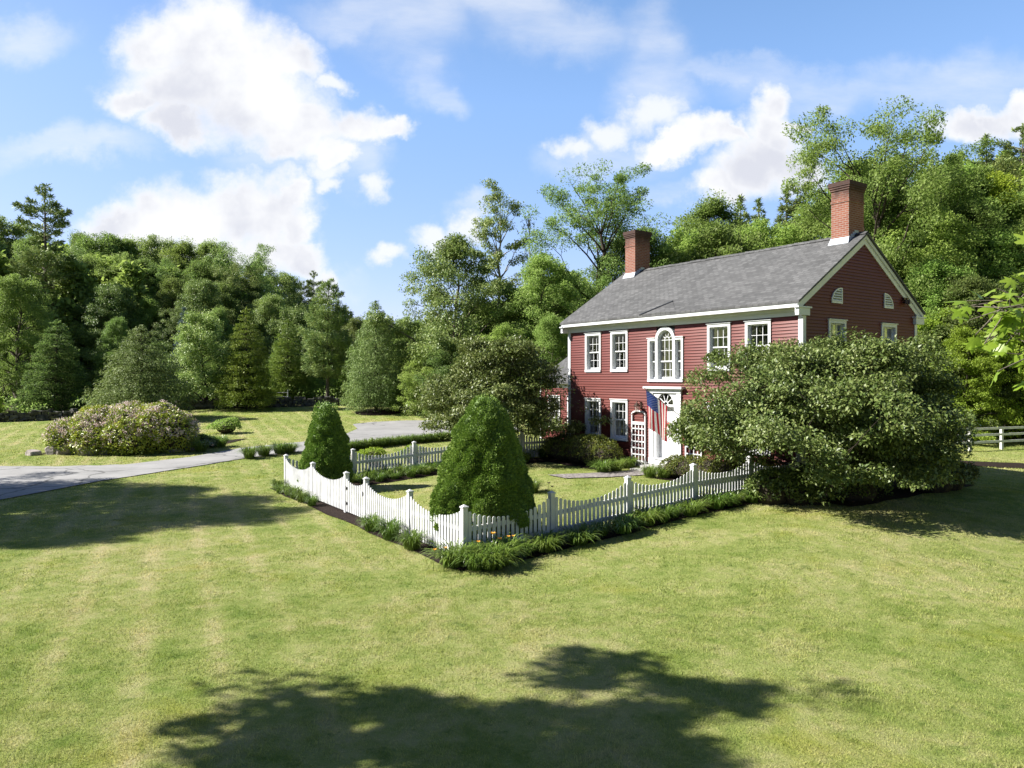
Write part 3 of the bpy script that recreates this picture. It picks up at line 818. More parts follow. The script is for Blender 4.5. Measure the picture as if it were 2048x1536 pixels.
for k in range(20):
    t0, t1 = PI * k / 20, PI * (k + 1) / 20
    for (r0, r1, dy) in ((0.33, 0.38, 0), (0.105, 0.127, 0.005)):
        P = [(r * math.cos(t), y, ac + r * math.sin(t)) for y in (y0 + dy, y1 - dy) for (r, t) in ((r0, t0), (r1, t0), (r1, t1), (r0, t1))]
        mb.hexa(P)
for deg in (36, 72, 108, 144):
    t = math.radians(deg); c, s_ = math.cos(t), math.sin(t); q = 0.010
    P = [(r * c + e * q * s_, y, ac + r * s_ - e * q * c) for y in (y0 + 0.007, y1 - 0.006) for (r, e) in ((0.125, -1), (0.332, -1), (0.332, 1), (0.125, 1))]
    mb.hexa(P)
mb.build('arched_sash', M['white'], pal)
gm = MB()
for (xa, xb, za, zz, y) in rects + [(-0.33, 0.33, zm + 0.05, ac, 0.075)]: gm.quad((xa, y, za), (xb, y, za), (xb, y, zz), (xa, y, zz))
gm.add([(0.335 * math.cos(PI * k / 20), 0.075, ac + 0.335 * math.sin(PI * k / 20)) for k in range(21)], [tuple(range(21))])
gm.build('glass', M['glass'], pal, fix=False)
cb = MB(); pleats(cb, -0.33, -0.02, 4.55, 5.2, 0.28); pleats(cb, 0.05, 0.34, 4.45, 5.2, 0.26); cb.build('curtain', M['curtain'], pal, fix=False)

# ---- front door with its surround
mb = MB()
for s in (-1, 1):
    a, b = sorted((s * 0.60, s * 0.81)); mb.box(a, b, -0.085, 0.03, 0.25, 2.93); mb.box(min(a, b) - 0.012, max(a, b) + 0.012, -0.10, 0.03, 0.20, 0.42); mb.box(min(a, b) - 0.012, max(a, b) + 0.012, -0.10, 0.03, 2.80, 2.86)
    a, b = sorted((s * 0.455, s * 0.598)); mb.box(a, b, -0.05, 0.20, 0.25, 2.48)
mb.box(-0.83, 0.83, -0.11, 0.03, 2.931, 3.09); mb.box(-0.98, 0.98, -0.24, 0.02, 3.091, 3.17); mb.box(-0.90, 0.90, -0.16, 0.03, 3.05, 3.0905)
mb.box(-0.62, 0.62, -0.07, 0.14, 0.18, 0.40); mb.box(-0.52, 0.52, -0.12, 0.14, 0.401, 0.445)
# panel above the door, with the half round light
fz, fr = 2.50, 0.42
for k in range(16):
    t0, t1 = PI * k / 16, PI * (k + 1) / 16
    def outer(t):
        x, z = math.cos(t), math.sin(t)
        s_ = min(0.598 / max(abs(x), 1e-6), 0.44 / max(abs(z), 1e-6))
        return (x * s_, z * s_)
    o0, o1 = outer(t0), outer(t1); i0 = (fr * math.cos(t0), fr * math.sin(t0)); i1 = (fr * math.cos(t1), fr * math.sin(t1))
    mb.hexa([(p[0], y, fz + p[1]) for y in (-0.045, 0.10) for p in (i0, o0, o1, i1)])
mb.box(-0.598, 0.598, -0.047, 0.20, 2.415, 2.499)
sur = mb.build('door_surround', M['white'], house)
mb = MB()
for deg in (36, 72, 108, 144):
    t = math.radians(deg); c, s_ = math.cos(t), math.sin(t); q = 0.013
    mb.hexa([(r * c + e * q * s_, y, fz + r * s_ - e * q * c) for y in (0.0, 0.03) for (r, e) in ((0.11, -1), (fr, -1), (fr, 1), (0.11, 1))])
for k in range(12):
    t0, t1 = PI * k / 12, PI * (k + 1) / 12
    mb.hexa([(r * math.cos(t), y, fz + r * math.sin(t)) for y in (-0.003, 0.033) for (r, t) in ((0.09, t0), (0.125, t0), (0.125, t1), (0.09, t1))])
mb.build('fanlight_bars', M['white'], sur)
gm = MB(); gm.add([(fr * math.cos(PI * k / 20), 0.02, fz + fr * math.sin(PI * k / 20)) for k in range(21)], [tuple(range(21))]); gm.build('glass', M['glass'], sur, fix=False)
mb = MB(); x0, x1, z0, z1 = -0.455, 0.455, 0.445, 2.415; yd = 0.15
mb.box(x0, x1, yd, yd + 0.045, z0, z1)
for (a, b, c, d) in ((-0.34, -0.04, 0.62, 1.18), (0.04, 0.34, 0.62, 1.18), (-0.34, -0.04, 1.32, 2.02), (0.04, 0.34, 1.32, 2.02), (-0.34, -0.04, 2.12, 2.32), (0.04, 0.34, 2.12, 2.32)):
    for (p, q, r, s_) in ((a, b, c, c + 0.02), (a, b, d - 0.02, d), (a, a + 0.02, c + 0.02, d - 0.02), (b - 0.02, b, c + 0.02, d - 0.02)):
        mb.box(p, q, yd - 0.012, yd + 0.001, r, s_)
    mb.box(a + 0.05, b - 0.05, yd - 0.010, yd + 0.001, c + 0.05, d - 0.05)
door = mb.build('front_door', M['white'], house)
mb = MB(); mb.tube([(0.39, yd + 0.01, 1.24), (0.39, yd - 0.03, 1.24), (0.39, yd - 0.035, 1.24), (0.39, yd - 0.07, 1.24)], [0.012, 0.012, 0.028, 0.022], 10); mb.build('handle', M['bronze'], door)
mb = MB(); mb.box(-0.75, 0.75, -0.62, -0.10, -0.25, 0.178); mb.box(-0.9, 0.9, -1.0, -0.622, -0.25, 0.06); mb.build('door_step', M['granite'], house, bevel=0.012)

# ---- quarter round louvred vents in the gable
def vent(u, flip):
    """u: the straight edge, which faces the middle of the gable"""
    z0 = 5.94; mb = MB(); sg = -1 if flip else 1; w, hh = 0.55, 0.46
    arc = [(sg * -w * math.cos(PI / 2 * k / 12), z0 + 0.06 + hh * math.sin(PI / 2 * k / 12)) for k in range(13)]
    mb.prism([(0, z0 + 0.06)] + arc, -0.034, -0.004)
    n_ = 0.045
    for k in range(12):
        p, q = arc[k], arc[k + 1]; s0, s1 = 1 - n_ / w, 1 - n_ / hh
        i0, i1 = (p[0] * s0, z0 + 0.06 + (p[1] - z0 - 0.06) * s1), (q[0] * s0, z0 + 0.06 + (q[1] - z0 - 0.06) * s1)
        mb.hexa([(c[0], y, c[1]) for y in (-0.060, -0.03) for c in (p, q, i1, i0)])
    a, b = sorted((0.0, sg * 0.05)); mb.box(a, b, -0.062, -0.03, z0, z0 + 0.06 + hh)
    a, b = sorted((sg * -w - sg * 0.0, -sg * 0.001)); mb.box(a, b, -0.062, -0.03, z0, z0 + 0.06)
    v_ = mb.build('gable_vent', M['white'], house, loc=(HW, u, 0), rotz=PI / 2)
    lm = MB(); dk = MB()
    for k in range(5):
        z = z0 + 0.075 + k * 0.082; s_ = min(1, (z - z0 + 0.0) / hh); half = w * math.sqrt(max(0, 1 - s_ * s_)) - n_ - 0.005
        if half < 0.06: break
        a, b = sorted((-sg * half, -sg * 0.002))
        lm.hexa([(a, -0.056, z), (b, -0.056, z), (b, -0.036, z + 0.03), (a, -0.036, z + 0.03), (a, -0.056, z + 0.02), (b, -0.056, z + 0.02), (b, -0.036, z + 0.05), (a, -0.036, z + 0.05)])
        dk.quad((a, -0.0352, z + 0.03), (b, -0.0352, z + 0.03), (b, -0.0352, z + 0.085), (a, -0.0352, z + 0.085))
    lm.build('louvre', M['white'], v_); dk.build('vent_screen', M['black'], v_, fix=False)
vent(2.08, False); vent(4.77, True)
mb = MB()
for y in (6.02, 6.22): mb.box(HW + 0.02, HW + 0.10, y - 0.05, y + 0.05, 6.28, 6.38); mb.lathe([(0.05, 0), (0.07, -0.14)], 10, (HW + 0.12, y, 6.30))
mb.build('floodlight', M['bronze'], house)
# ---- rear ell, lower, behind the far corner
ell = MB(); ellw = MB()
siding('siding', lambda z: (-2.9, 2.9), 0.25, 3.1, [(c - 0.44, c + 0.44, 0.93, 2.53) for c in (-1.7, -0.1, 1.5)], loc=(-HW - 3.2, 3.0, 0))
siding('siding', lambda z: (-2.2, 2.2), 0.25, 3.1, (), loc=(-HW - 6.1, 5.2, 0), rotz=-PI / 2)
mb = MB(); 
for s in (0, 1):
    yy = [2.75, 5.2] if s == 0 else [7.65, 5.2]
    mb.add([(x, y, z) for x in (-HW - 6.35, -HW - 0.03) for (y, z) in ((yy[0], 3.25), (yy[1], 4.75), (yy[1], 4.67), (yy[0], 3.17))], [(0, 1, 5, 4), (3, 7, 6, 2), (0, 4, 7, 3), (0, 3, 2, 1), (4, 5, 6, 7)])
mb.build('ell_roof', M['shingle'], house)
mb = MB(); mb.box(-HW - 6.15, -HW - 0.05, 2.94, 2.99, 2.98, 3.165); mb.box(-HW - 6.14, -HW - 6.02, 2.96, 3.08, 0.2, 2.97); mb.build('ell_trim', M['white'], house)
siding('siding', lambda z: (-0.8, 0.8), 3.0, 5.0, (), loc=(-HW - 0.85, 3.9, 0))
siding('siding', lambda z: (-1.3, 1.3), 3.0, 5.0, (), loc=(-HW - 1.65, 5.2, 0), rotz=-PI / 2)
mb = MB(); mb.add([(-HW - 1.8, 3.75, 5.0), (-HW - 0.02, 3.75, 5.0), (-HW - 0.02, 6.6, 5.0), (-HW - 1.8, 6.6, 5.0), (-HW - 0.9, 5.2, 5.55), (-HW - 0.02, 5.2, 5.55)], [(0, 1, 5, 4), (2, 3, 4, 5), (3, 0, 4), (0, 3, 2, 1)])
mb.build('ell_roof', M['shingle'], house)
for x in (-HW - 4.9, -HW - 3.3, -HW - 1.7): dup_part(wb, (x, 3.0, 0.9), 0)

# ------------------------------------------------------------------ things on the house front
def on_front(u, n, z): p = hp(u, n); return (p[0], p[1], HOUSE_Z + z)

def trellis(u, label):
    t = thing('garden_trellis', label, 'trellis', on_front(u, -0.06, 0.0), HROT, 'arched trellises beside the front door')
    w, z0, z1 = 0.39, 0.08, 2.02; mb = MB()
    for s in (-1, 1):
        a, b = sorted((s * w, s * (w - 0.055))); mb.box(a, b, -0.04, 0.01, 0.0, z1)
    pts = [(w * math.cos(PI * k / 12) * 1.0, z1 - 0.02 + 0.17 * math.sin(PI * k / 12)) for k in range(13)]
    for k in range(12):
        p, q = pts[k], pts[k + 1]
        mb.hexa([(p[0], -0.045, p[1]), (q[0], -0.045, q[1]), (q[0], -0.045, q[1] + 0.06), (p[0], -0.045, p[1] + 0.06), (p[0], 0.012, p[1]), (q[0], 0.012, q[1]), (q[0], 0.012, q[1] + 0.06), (p[0], 0.012, p[1] + 0.06)])
    mb.build('frame', M['whitewood'], t)
    g = MB()
    for k in range(7): z = 0.22 + k * 0.252; g.box(-w + 0.056, w - 0.056, -0.036, -0.018, z, z + 0.045)
    g.box(-w + 0.056, w - 0.056, -0.038, -0.016, 1.66, 1.74)
    for k in range(1, 4): x = -w + 0.0275 + (2 * w - 0.055) * k / 4; g.box(x - 0.02, x + 0.02, -0.016, 0.0, 0.05, 1.70)
    g.build('lattice', M['whitewood'], t)
trellis(-1.37, 'white arched lattice trellis under the wall lantern')
trellis(1.42, 'white arched lattice trellis half hidden by dogwood leaves, right of the door')

t = thing('wall_lantern', 'dark bronze lantern on the red wall left of the door', 'lantern', on_front(-1.27, -0.03, 2.30), HROT)
mb = MB(); mb.box(-0.045, 0.045, -0.03, 0.0, -0.02, 0.26); mb.tube([(0, -0.02, 0.22), (0, -0.12, 0.30), (0, -0.22, 0.27), (0, -0.24, 0.20)], 0.012, 8); mb.build('bracket', M['bronze'], t)
mb = MB(); mb.lathe([(0.005, 0.28), (0.02, 0.25), (0.03, 0.22), (0.13, 0.12), (0.135, 0.10), (0.10, 0.10)], 8, (0, -0.24, 0)); mb.lathe([(0.055, -0.13), (0.07, -0.12), (0.05, -0.16), (0.012, -0.2)], 8, (0, -0.24, 0))
for k in range(4): a = PI / 4 + k * PI / 2; mb.tube([(0.095 * math.cos(a), -0.24 + 0.095 * math.sin(a), 0.10), (0.06 * math.cos(a), -0.24 + 0.06 * math.sin(a), -0.12)], 0.008, 5)
mb.build('cage', M['bronze'], t)
mb = MB(); mb.lathe([(0.085, 0.098), (0.05, -0.118)], 8, (0, -0.24, 0)); mb.build('pane', M['lampglass'], t)

t = thing('door_wreath', 'pale twig wreath with a red bow hanging on the white front door', 'wreath', on_front(0.0, 0.115, 1.60), HROT)
mb = MB()
for k in range(260):
    a = random.uniform(0, 2 * PI); r = 0.20 + random.gauss(0, 0.022); y = random.gauss(0, 0.016); l = random.uniform(0.05, 0.11); b = a + PI / 2 + random.gauss(0, 0.5)
    p = Vector((r * math.cos(a), y, r * math.sin(a))); q = p + Vector((math.cos(b) * l, random.gauss(0, 0.015), math.sin(b) * l))
    mb.tube([p, q], [0.006, 0.004], 4, cap=False)
mb.build('ring', M['twig'], t, fix=False)
mb = MB()
for s in (-1, 1):
    mb.add([(0, -0.035, 0.17), (s * 0.08, -0.05, 0.22), (s * 0.085, -0.04, 0.15), (s * 0.012, -0.03, 0.17), (s * 0.05, -0.04, -0.02), (s * 0.02, -0.04, 0.0)], [(0, 1, 2), (0, 3, 5, 4)])
mb.build('bow', M['ribbon'], t, fix=False)

# flag on its pole
pb = np.array([1.03, -0.03, 1.94]); pt = pb + np.array([-0.62, -1.50, 1.18])
t = thing('flag_on_pole', 'star spangled striped flag hanging from a slanting pole by the door', 'flag', on_front(pb[0], pb[1], pb[2]), HROT)
dv = pt - pb
mb = MB(); mb.tube([(0, 0, 0), tuple(dv)], [0.015, 0.011], 8); mb.build('flagpole', M['pole'], t)
mb = MB(); mb.lathe([(0.001, 0.05), (0.022, 0.035), (0.03, 0.01), (0.02, -0.015), (0.001, -0.02)], 10, tuple(dv)); mb.build('finial', M['white'], t, smooth=True)
mb = MB(); mb.box(-0.03, 0.03, -0.02, 0.028, -0.07, 0.07); mb.tube([(0, 0.0, 0), tuple(dv * 0.09)], 0.022, 8); mb.build('pole_bracket', M['bronze'], t)
NU, NV = 39, 34                           # across 13 stripes, down the fly
def flagpt(a, b):
    """a: 0 at the pole tip .. 1 inboard; b: 0 at the pole .. 1 at the fly end"""
    s = 0.97 - 0.52 * a
    top = dv * s
    gather = 1 - 0.06 * b
    ctr = dv * 0.71
    base = ctr + (top - ctr) * gather
    fold = math.sin(a * 9.5 + 1.2 + b * 1.4) * (0.012 + 0.05 * b)
    L = 1.38 - 0.05 * math.sin(a * 6) - 0.10 * a
    z = base[2] * (1 - b * 0.55) + (top[2] * b * 0.55) - L * b
    z = top[2] - L * b + (1 - gather) * 0.06 * (a - 0.5)
    return np.array([base[0] + 0.10 * fold + 0.05 * b, base[1] + 0.25 * fold, z]) + np.array([0.568 * 0, 0, 0]) + np.array([fold, 0, 0]) * 0.9
P = [flagpt(i / NU, j / NV) for j in range(NV + 1) for i in range(NU + 1)]
F = []; mi = []
for j in range(NV):
    for i in range(NU):
        q = j * (NU + 1) + i; F.append((q, q + 1, q + NU + 2, q + NU + 1))
        st = i * 13 // NU
        mi.append(2 if (st < 7 and j < NV * 0.40) else (0 if st % 2 == 0 else 1))
def starpts():
    for r in range(9):
        for c in range(6 if r % 2 == 0 else 5):
            yield ((r + 1) / 10 * 7 / 13, (c + (0.5 if r % 2 == 0 else 1.0)) / 6 * 0.40)
for (a0, b0) in starpts():
    ring = []
    for k in range(10):
        rr = 0.030 if k % 2 == 0 else 0.0125; an = PI / 2 + k * PI / 5
        ring.append(flagpt(a0 + rr * math.sin(an) / 0.9, b0 + rr * math.cos(an) / 1.45))
    nrm = np.cross(ring[3] - ring[0], ring[6] - ring[0]); nrm /= np.linalg.norm(nrm) + 1e-9
    for sg in (-1, 1):
        b = len(P); P += [flagpt(a0, b0) + nrm * 0.006 * sg] + [q + nrm * 0.006 * sg for q in ring]
        F += [(b, b + 1 + k, b + 1 + (k + 1) % 10) for k in range(10)]; mi += [1] * 10
me = bpy.data.meshes.new('cloth'); me.from_pydata([tuple(map(float, p)) for p in P], [], F)
for q in ('flagred', 'flagwhite', 'flagblue'): me.materials.append(M[q])
me.polygons.foreach_set('material_index', mi); me.polygons.foreach_set('use_smooth', [True] * len(F)); me.update()
link(bpy.data.objects.new('cloth', me), t)

# ------------------------------------------------------------------ picket fences
def cap(mb, x, z, w=0.075):
    mb.box(x - w, x + w, -w, w, z, z + 0.03)
    mb.add([(x - w * 0.85, -w * 0.85, z + 0.0305), (x + w * 0.85, -w * 0.85, z + 0.0305), (x + w * 0.85, w * 0.85, z + 0.0305), (x - w * 0.85, w * 0.85, z + 0.0305), (x, 0, z + 0.075)], [(0, 1, 4), (1, 2, 4), (2, 3, 4), (3, 0, 4), (3, 2, 1, 0)])


def fence(name, label, p, q, stops, side, skip=None, end_posts=(True, True)):
    """stops: distances of the posts along the line; pickets hang on the side (+1 right, -1 left) of the rails"""
    u = (q - p) / np.linalg.norm(q - p); rot = math.atan2(u[1], u[0])
    z0 = hf(*p)
    t = thing(name, label, 'fence', (p[0], p[1], z0), rot, 'white picket fences round the front garden')
    gz = lambda d: hf(*(p + u * d)) - z0
    for k, d in enumerate(stops):
        if (k == 0 and not end_posts[0]) or (k == len(stops) - 1 and not end_posts[1]): continue
        mb = MB(); mb.box(d - 0.06, d + 0.06, -0.06, 0.06, gz(d) - 0.15, gz(d) + 1.15)
        po = mb.build('post', M['whitewood'], t)
        mb = MB(); cap(mb, d, gz(d) + 1.1505); mb.build('post_cap', M['whitewood'], po)
    for k in range(len(stops) - 1):
        a, b = stops[k] + 0.06, stops[k + 1] - 0.06
        gate = skip == k
        n = max(3, int(round((b - a) / 0.128))); pitch = (b - a) / n; pm = MB(); y0, y1 = (0.022, 0.038) if side < 0 else (-0.038, -0.022)
        lowest, top = 0.84, 1.09
        for i in range(n):
            c = a + (i + 0.5) * pitch; w = 0.041; f = 2 * (i + 0.5) / n - 1
            zt = lowest + (top - lowest) * (f * f * 0.7 + abs(f) ** 3 * 0.3) if not gate else 0.90 + 0.14 * f * f
            g = gz(c); z1 = g + zt
            poly = [(c - w, g + 0.06), (c + w, g + 0.06), (c + w, z1 - 0.03), (c + w * 0.7, z1 - 0.008), (c, z1), (c - w * 0.7, z1 - 0.008), (c - w, z1 - 0.03)]
            pm.prism(poly, y0, y1)
        par = t
        if gate:
            a2, b2 = a + 0.012, b - 0.012
            gm_ = MB()
            for hz_ in (0.24, 0.68): gm_.hexa([(x, y, gz(x) + hz_ + e) for e in (0, 0.09) for (x, y) in ((a2, -0.02), (b2, -0.02), (b2, 0.02), (a2, 0.02))])
            par = gm_.build('gate', M['whitewood'], t)
            hm = MB()
            for hz_ in (0.30, 0.74):
                hm.box(b2 - 0.10, b2 + 0.09, y0 - 0.012 if side > 0 else y1, y0 if side > 0 else y1 + 0.012, gz(b2) + hz_ - 0.035, gz(b2) + hz_ + 0.035)
                hm.tube([(b2 + 0.0, (y0 - 0.014) if side > 0 else y1 + 0.014, gz(b2) + hz_ - 0.06), (b2 + 0.0, (y0 - 0.014) if side > 0 else y1 + 0.014, gz(b2) + hz_ + 0.06)], 0.014, 6)
            hm.build('hinge', M['black'], par)
            lm = MB(); lm.box(a2 - 0.085, a2 + 0.07, (y0 - 0.016) if side > 0 else y1, y0 if side > 0 else y1 + 0.016, gz(a2) + 0.70, gz(a2) + 0.79); lm.tube([(a2 - 0.03, (y0 - 0.05) if side > 0 else y1 + 0.05, gz(a2) + 0.68), (a2 - 0.03, (y0 - 0.05) if side > 0 else y1 + 0.05, gz(a2) + 0.81)], 0.012, 6)
            lm.build('latch', M['black'], par)
        else:
            rm = MB()
            for hz_ in (0.20, 0.62): rm.hexa([(x, y, gz(x) + hz_ + e) for e in (0, 0.10) for (x, y) in ((a, -0.0215), (b, -0.0215), (b, 0.0215), (a, 0.0215))])
            rm.build('rail', M['whitewood'], t)
        pm.build('picket_panel', M['whitewood'], par)
    return t


fence('picket_fence', 'white scalloped picket fence with the gate, facing the left lawn', A_, B_, [0, 2.60, 5.28, 6.72, 9.60, 12.4], -1, skip=2)
LR = np.linalg.norm(R_ - A_); LB = np.linalg.norm(L_ - B_)
fence('picket_fence', 'white scalloped picket fence running from the corner post to the right shrub', A_, R_, [0.0, 2.40, 4.86, 7.32, 9.72, LR - 0.05], 1, end_posts=(False, True))
fence('picket_fence', 'white picket fence on the far side of the garden, behind the two cones', B_, L_, [0.0, 2.45, 4.9, 7.35, 9.8, LB - 0.05], -1, end_posts=(False, True))

# white three rail fence on the right
p0, p1 = G(1925, 903), G(2120, 893)
dirv = (p1 - p0) / np.linalg.norm(p1 - p0); ln = np.linalg.norm(p1 - p0) + 6
t = thing('rail_fence', 'weathered white three rail fence beyond the right lawn', 'fence', (p0[0], p0[1], hf(*p0)), math.atan2(dirv[1], dirv[0]))
d = 0.0; st = []
while d < ln: st.append(d); d += 2.45
st = [s + 0.55 for s in st]
for s in st:
    g = hf(*(p0 + dirv * s)) - hf(*p0); mb = MB(); mb.box(s - 0.075, s + 0.075, -0.06, 0.06, g - 0.2, g + 1.22); mb.build('post', M['greyrail'], t)
for z in (0.40, 0.78, 1.12):
    mb = MB(); mb.box(-0.6, st[-1] + 0.2, -0.10, -0.062, z, z + 0.125); mb.build('rail', M['greyrail'], t)

# old stone wall along the wood
def stone_wall(label, pts, hh=0.75, seed=3):
    r = random.Random(seed); P = resample(pts, 400); mb = MB()
    o = P[200]
    seg = np.r_[0, np.cumsum(np.linalg.norm(np.diff(P, axis=0), axis=1))]
    for row in range(5):
        d = r.uniform(0, 0.4)
        while d < seg[-1] - 0.6:
            w = r.uniform(0.22, 0.7); c = d + w / 2
            x = np.interp(c, seg, P[:, 0]); y = np.interp(c, seg, P[:, 1]); x2 = np.interp(c + 0.1, seg, P[:, 0]); y2 = np.interp(c + 0.1, seg, P[:, 1])
            u = np.array([x2 - x, y2 - y]); u /= np.linalg.norm(u) + 1e-9; v = np.array([-u[1], u[0]])
            z = hf(x, y) + row * hh / 5 - 0.05; hgt = hh / 5 * r.uniform(0.7, 1.3); dp = (0.42 - 0.04 * row) * r.uniform(0.75, 1.15)
            q = []
            for zz in (0, hgt):
                for (su, sv) in ((-1, -1), (1, -1), (1, 1), (-1, 1)):
                    k = (u * su * w / 2 + v * sv * dp) * r.uniform(0.66, 1.0)
                    q.append((x + k[0] + r.uniform(-.03, .03) - o[0], y + k[1] + r.uniform(-.05, .05) - o[1], z + zz + r.uniform(-.03, .03)))
            if not (row == 4 and r.random() < 0.45): mb.hexa(q)
            d += w * r.uniform(0.85, 1.0)
    ob = mb.build('stone_wall', M['stone'], loc=(o[0], o[1], 0)); tag(ob, label, 'stone wall')
stone_wall('low grey dry stone wall behind the far lawn and the cone shrubs', [(x, float(wall_line(x))) for x in np.linspace(-27.5, 2, 30)], 0.85, 3)
stone_wall('low grey dry stone wall at the left picture edge behind the pink bush', [(x, float(wall_line(x))) for x in np.linspace(-48, -29.5, 20)], 0.8, 5)
t = thing('wire_gate', 'thin wire gate between slim posts in front of the far stone wall', 'gate', (*at(543, 62.3)[:2], hf(*at(543, 62.3)[:2])), 0)
mb = MB()
for x in (-1.4, 1.4): mb.tube([(x, 0, -0.2), (x, 0, 1.45)], 0.04, 6)
mb.build('post', M['greyrail'], t)
mb = MB()
for z in (0.5, 0.85, 1.2): mb.tube([(-1.4, 0, z), (1.4, 0, z)], 0.018, 5)
mb.build('rail', M['greyrail'], t)
# ------------------------------------------------------------------ plants: builders
UP = np.array([0, 0, 1.0])


def unit(v): return v / (np.linalg.norm(v, axis=-1, keepdims=True) + 1e-9)


def leaf_quads(P, D, N, L, W, fold=0.18, droop=0.12):
    """one folded four cornered leaf per point"""
    n = len(P); L = np.broadcast_to(L, (n,))[:, None]; W = np.broadcast_to(W, (n,))[:, None]
    S = unit(np.cross(D, N)); N2 = np.cross(S, D)
    b = P + D * L * 0.45 + S * W * 0.5 + N2 * W * fold; d = P + D * L * 0.45 - S * W * 0.5 + N2 * W * fold
    c = P + D * L - N2 * L * droop
    V = np.stack([P, b, c, d], 1).reshape(-1, 3)
    return V, np.arange(4 * n).reshape(-1, 4)


class Tubes:
    def __init__(s): s.a = []; s.b = []; s.r0 = []; s.r1 = []
    def path(s, P, r):
        P = np.asarray(P, float)
        for i in range(len(P) - 1): s.a.append(P[i]); s.b.append(P[i + 1]); s.r0.append(r[i]); s.r1.append(r[i + 1])
    def mesh(s, k=6):
        a = np.array(s.a); b = np.array(s.b); r0 = np.array(s.r0)[:, None]; r1 = np.array(s.r1)[:, None]
        t = unit(b - a); ref = np.where(np.abs(t[:, 2:3]) < 0.9, UP[None], np.array([[1.0, 0, 0]]))
        x = unit(np.cross(t, ref)); y = np.cross(t, x); V = []
        for (p, r) in ((a, r0), (b, r1)):
            for j in range(k): an = 2 * PI * j / k; V.append(p + (x * math.cos(an) + y * math.sin(an)) * r)
        V = np.stack(V, 1).reshape(-1, 3); n = len(a); base = np.arange(n)[:, None] * 2 * k
        F = np.concatenate([np.stack([base[:, 0] + j, base[:, 0] + (j + 1) % k, base[:, 0] + k + (j + 1) % k, base[:, 0] + k + j], 1) for j in range(k)])
        return V, F


def bez(p0, p1, p2, n):
    t = np.linspace(0, 1, n)[:, None]
    return (1 - t) ** 2 * p0 + 2 * t * (1 - t) * p1 + t * t * p2


def rdir(g, n):
    return unit(g.normal(size=(n, 3)))


def put(name, tubes, V, F, label, cat, leaf, wood, crown='crown', extra=None, k=6):
    t = thing(name, label, cat)
    if tubes is not None and tubes.a:
        v, f = tubes.mesh(k); npobj('trunk', v, f, wood, t, smooth=True)
    npobj(crown, V, F, leaf, t)
    return t


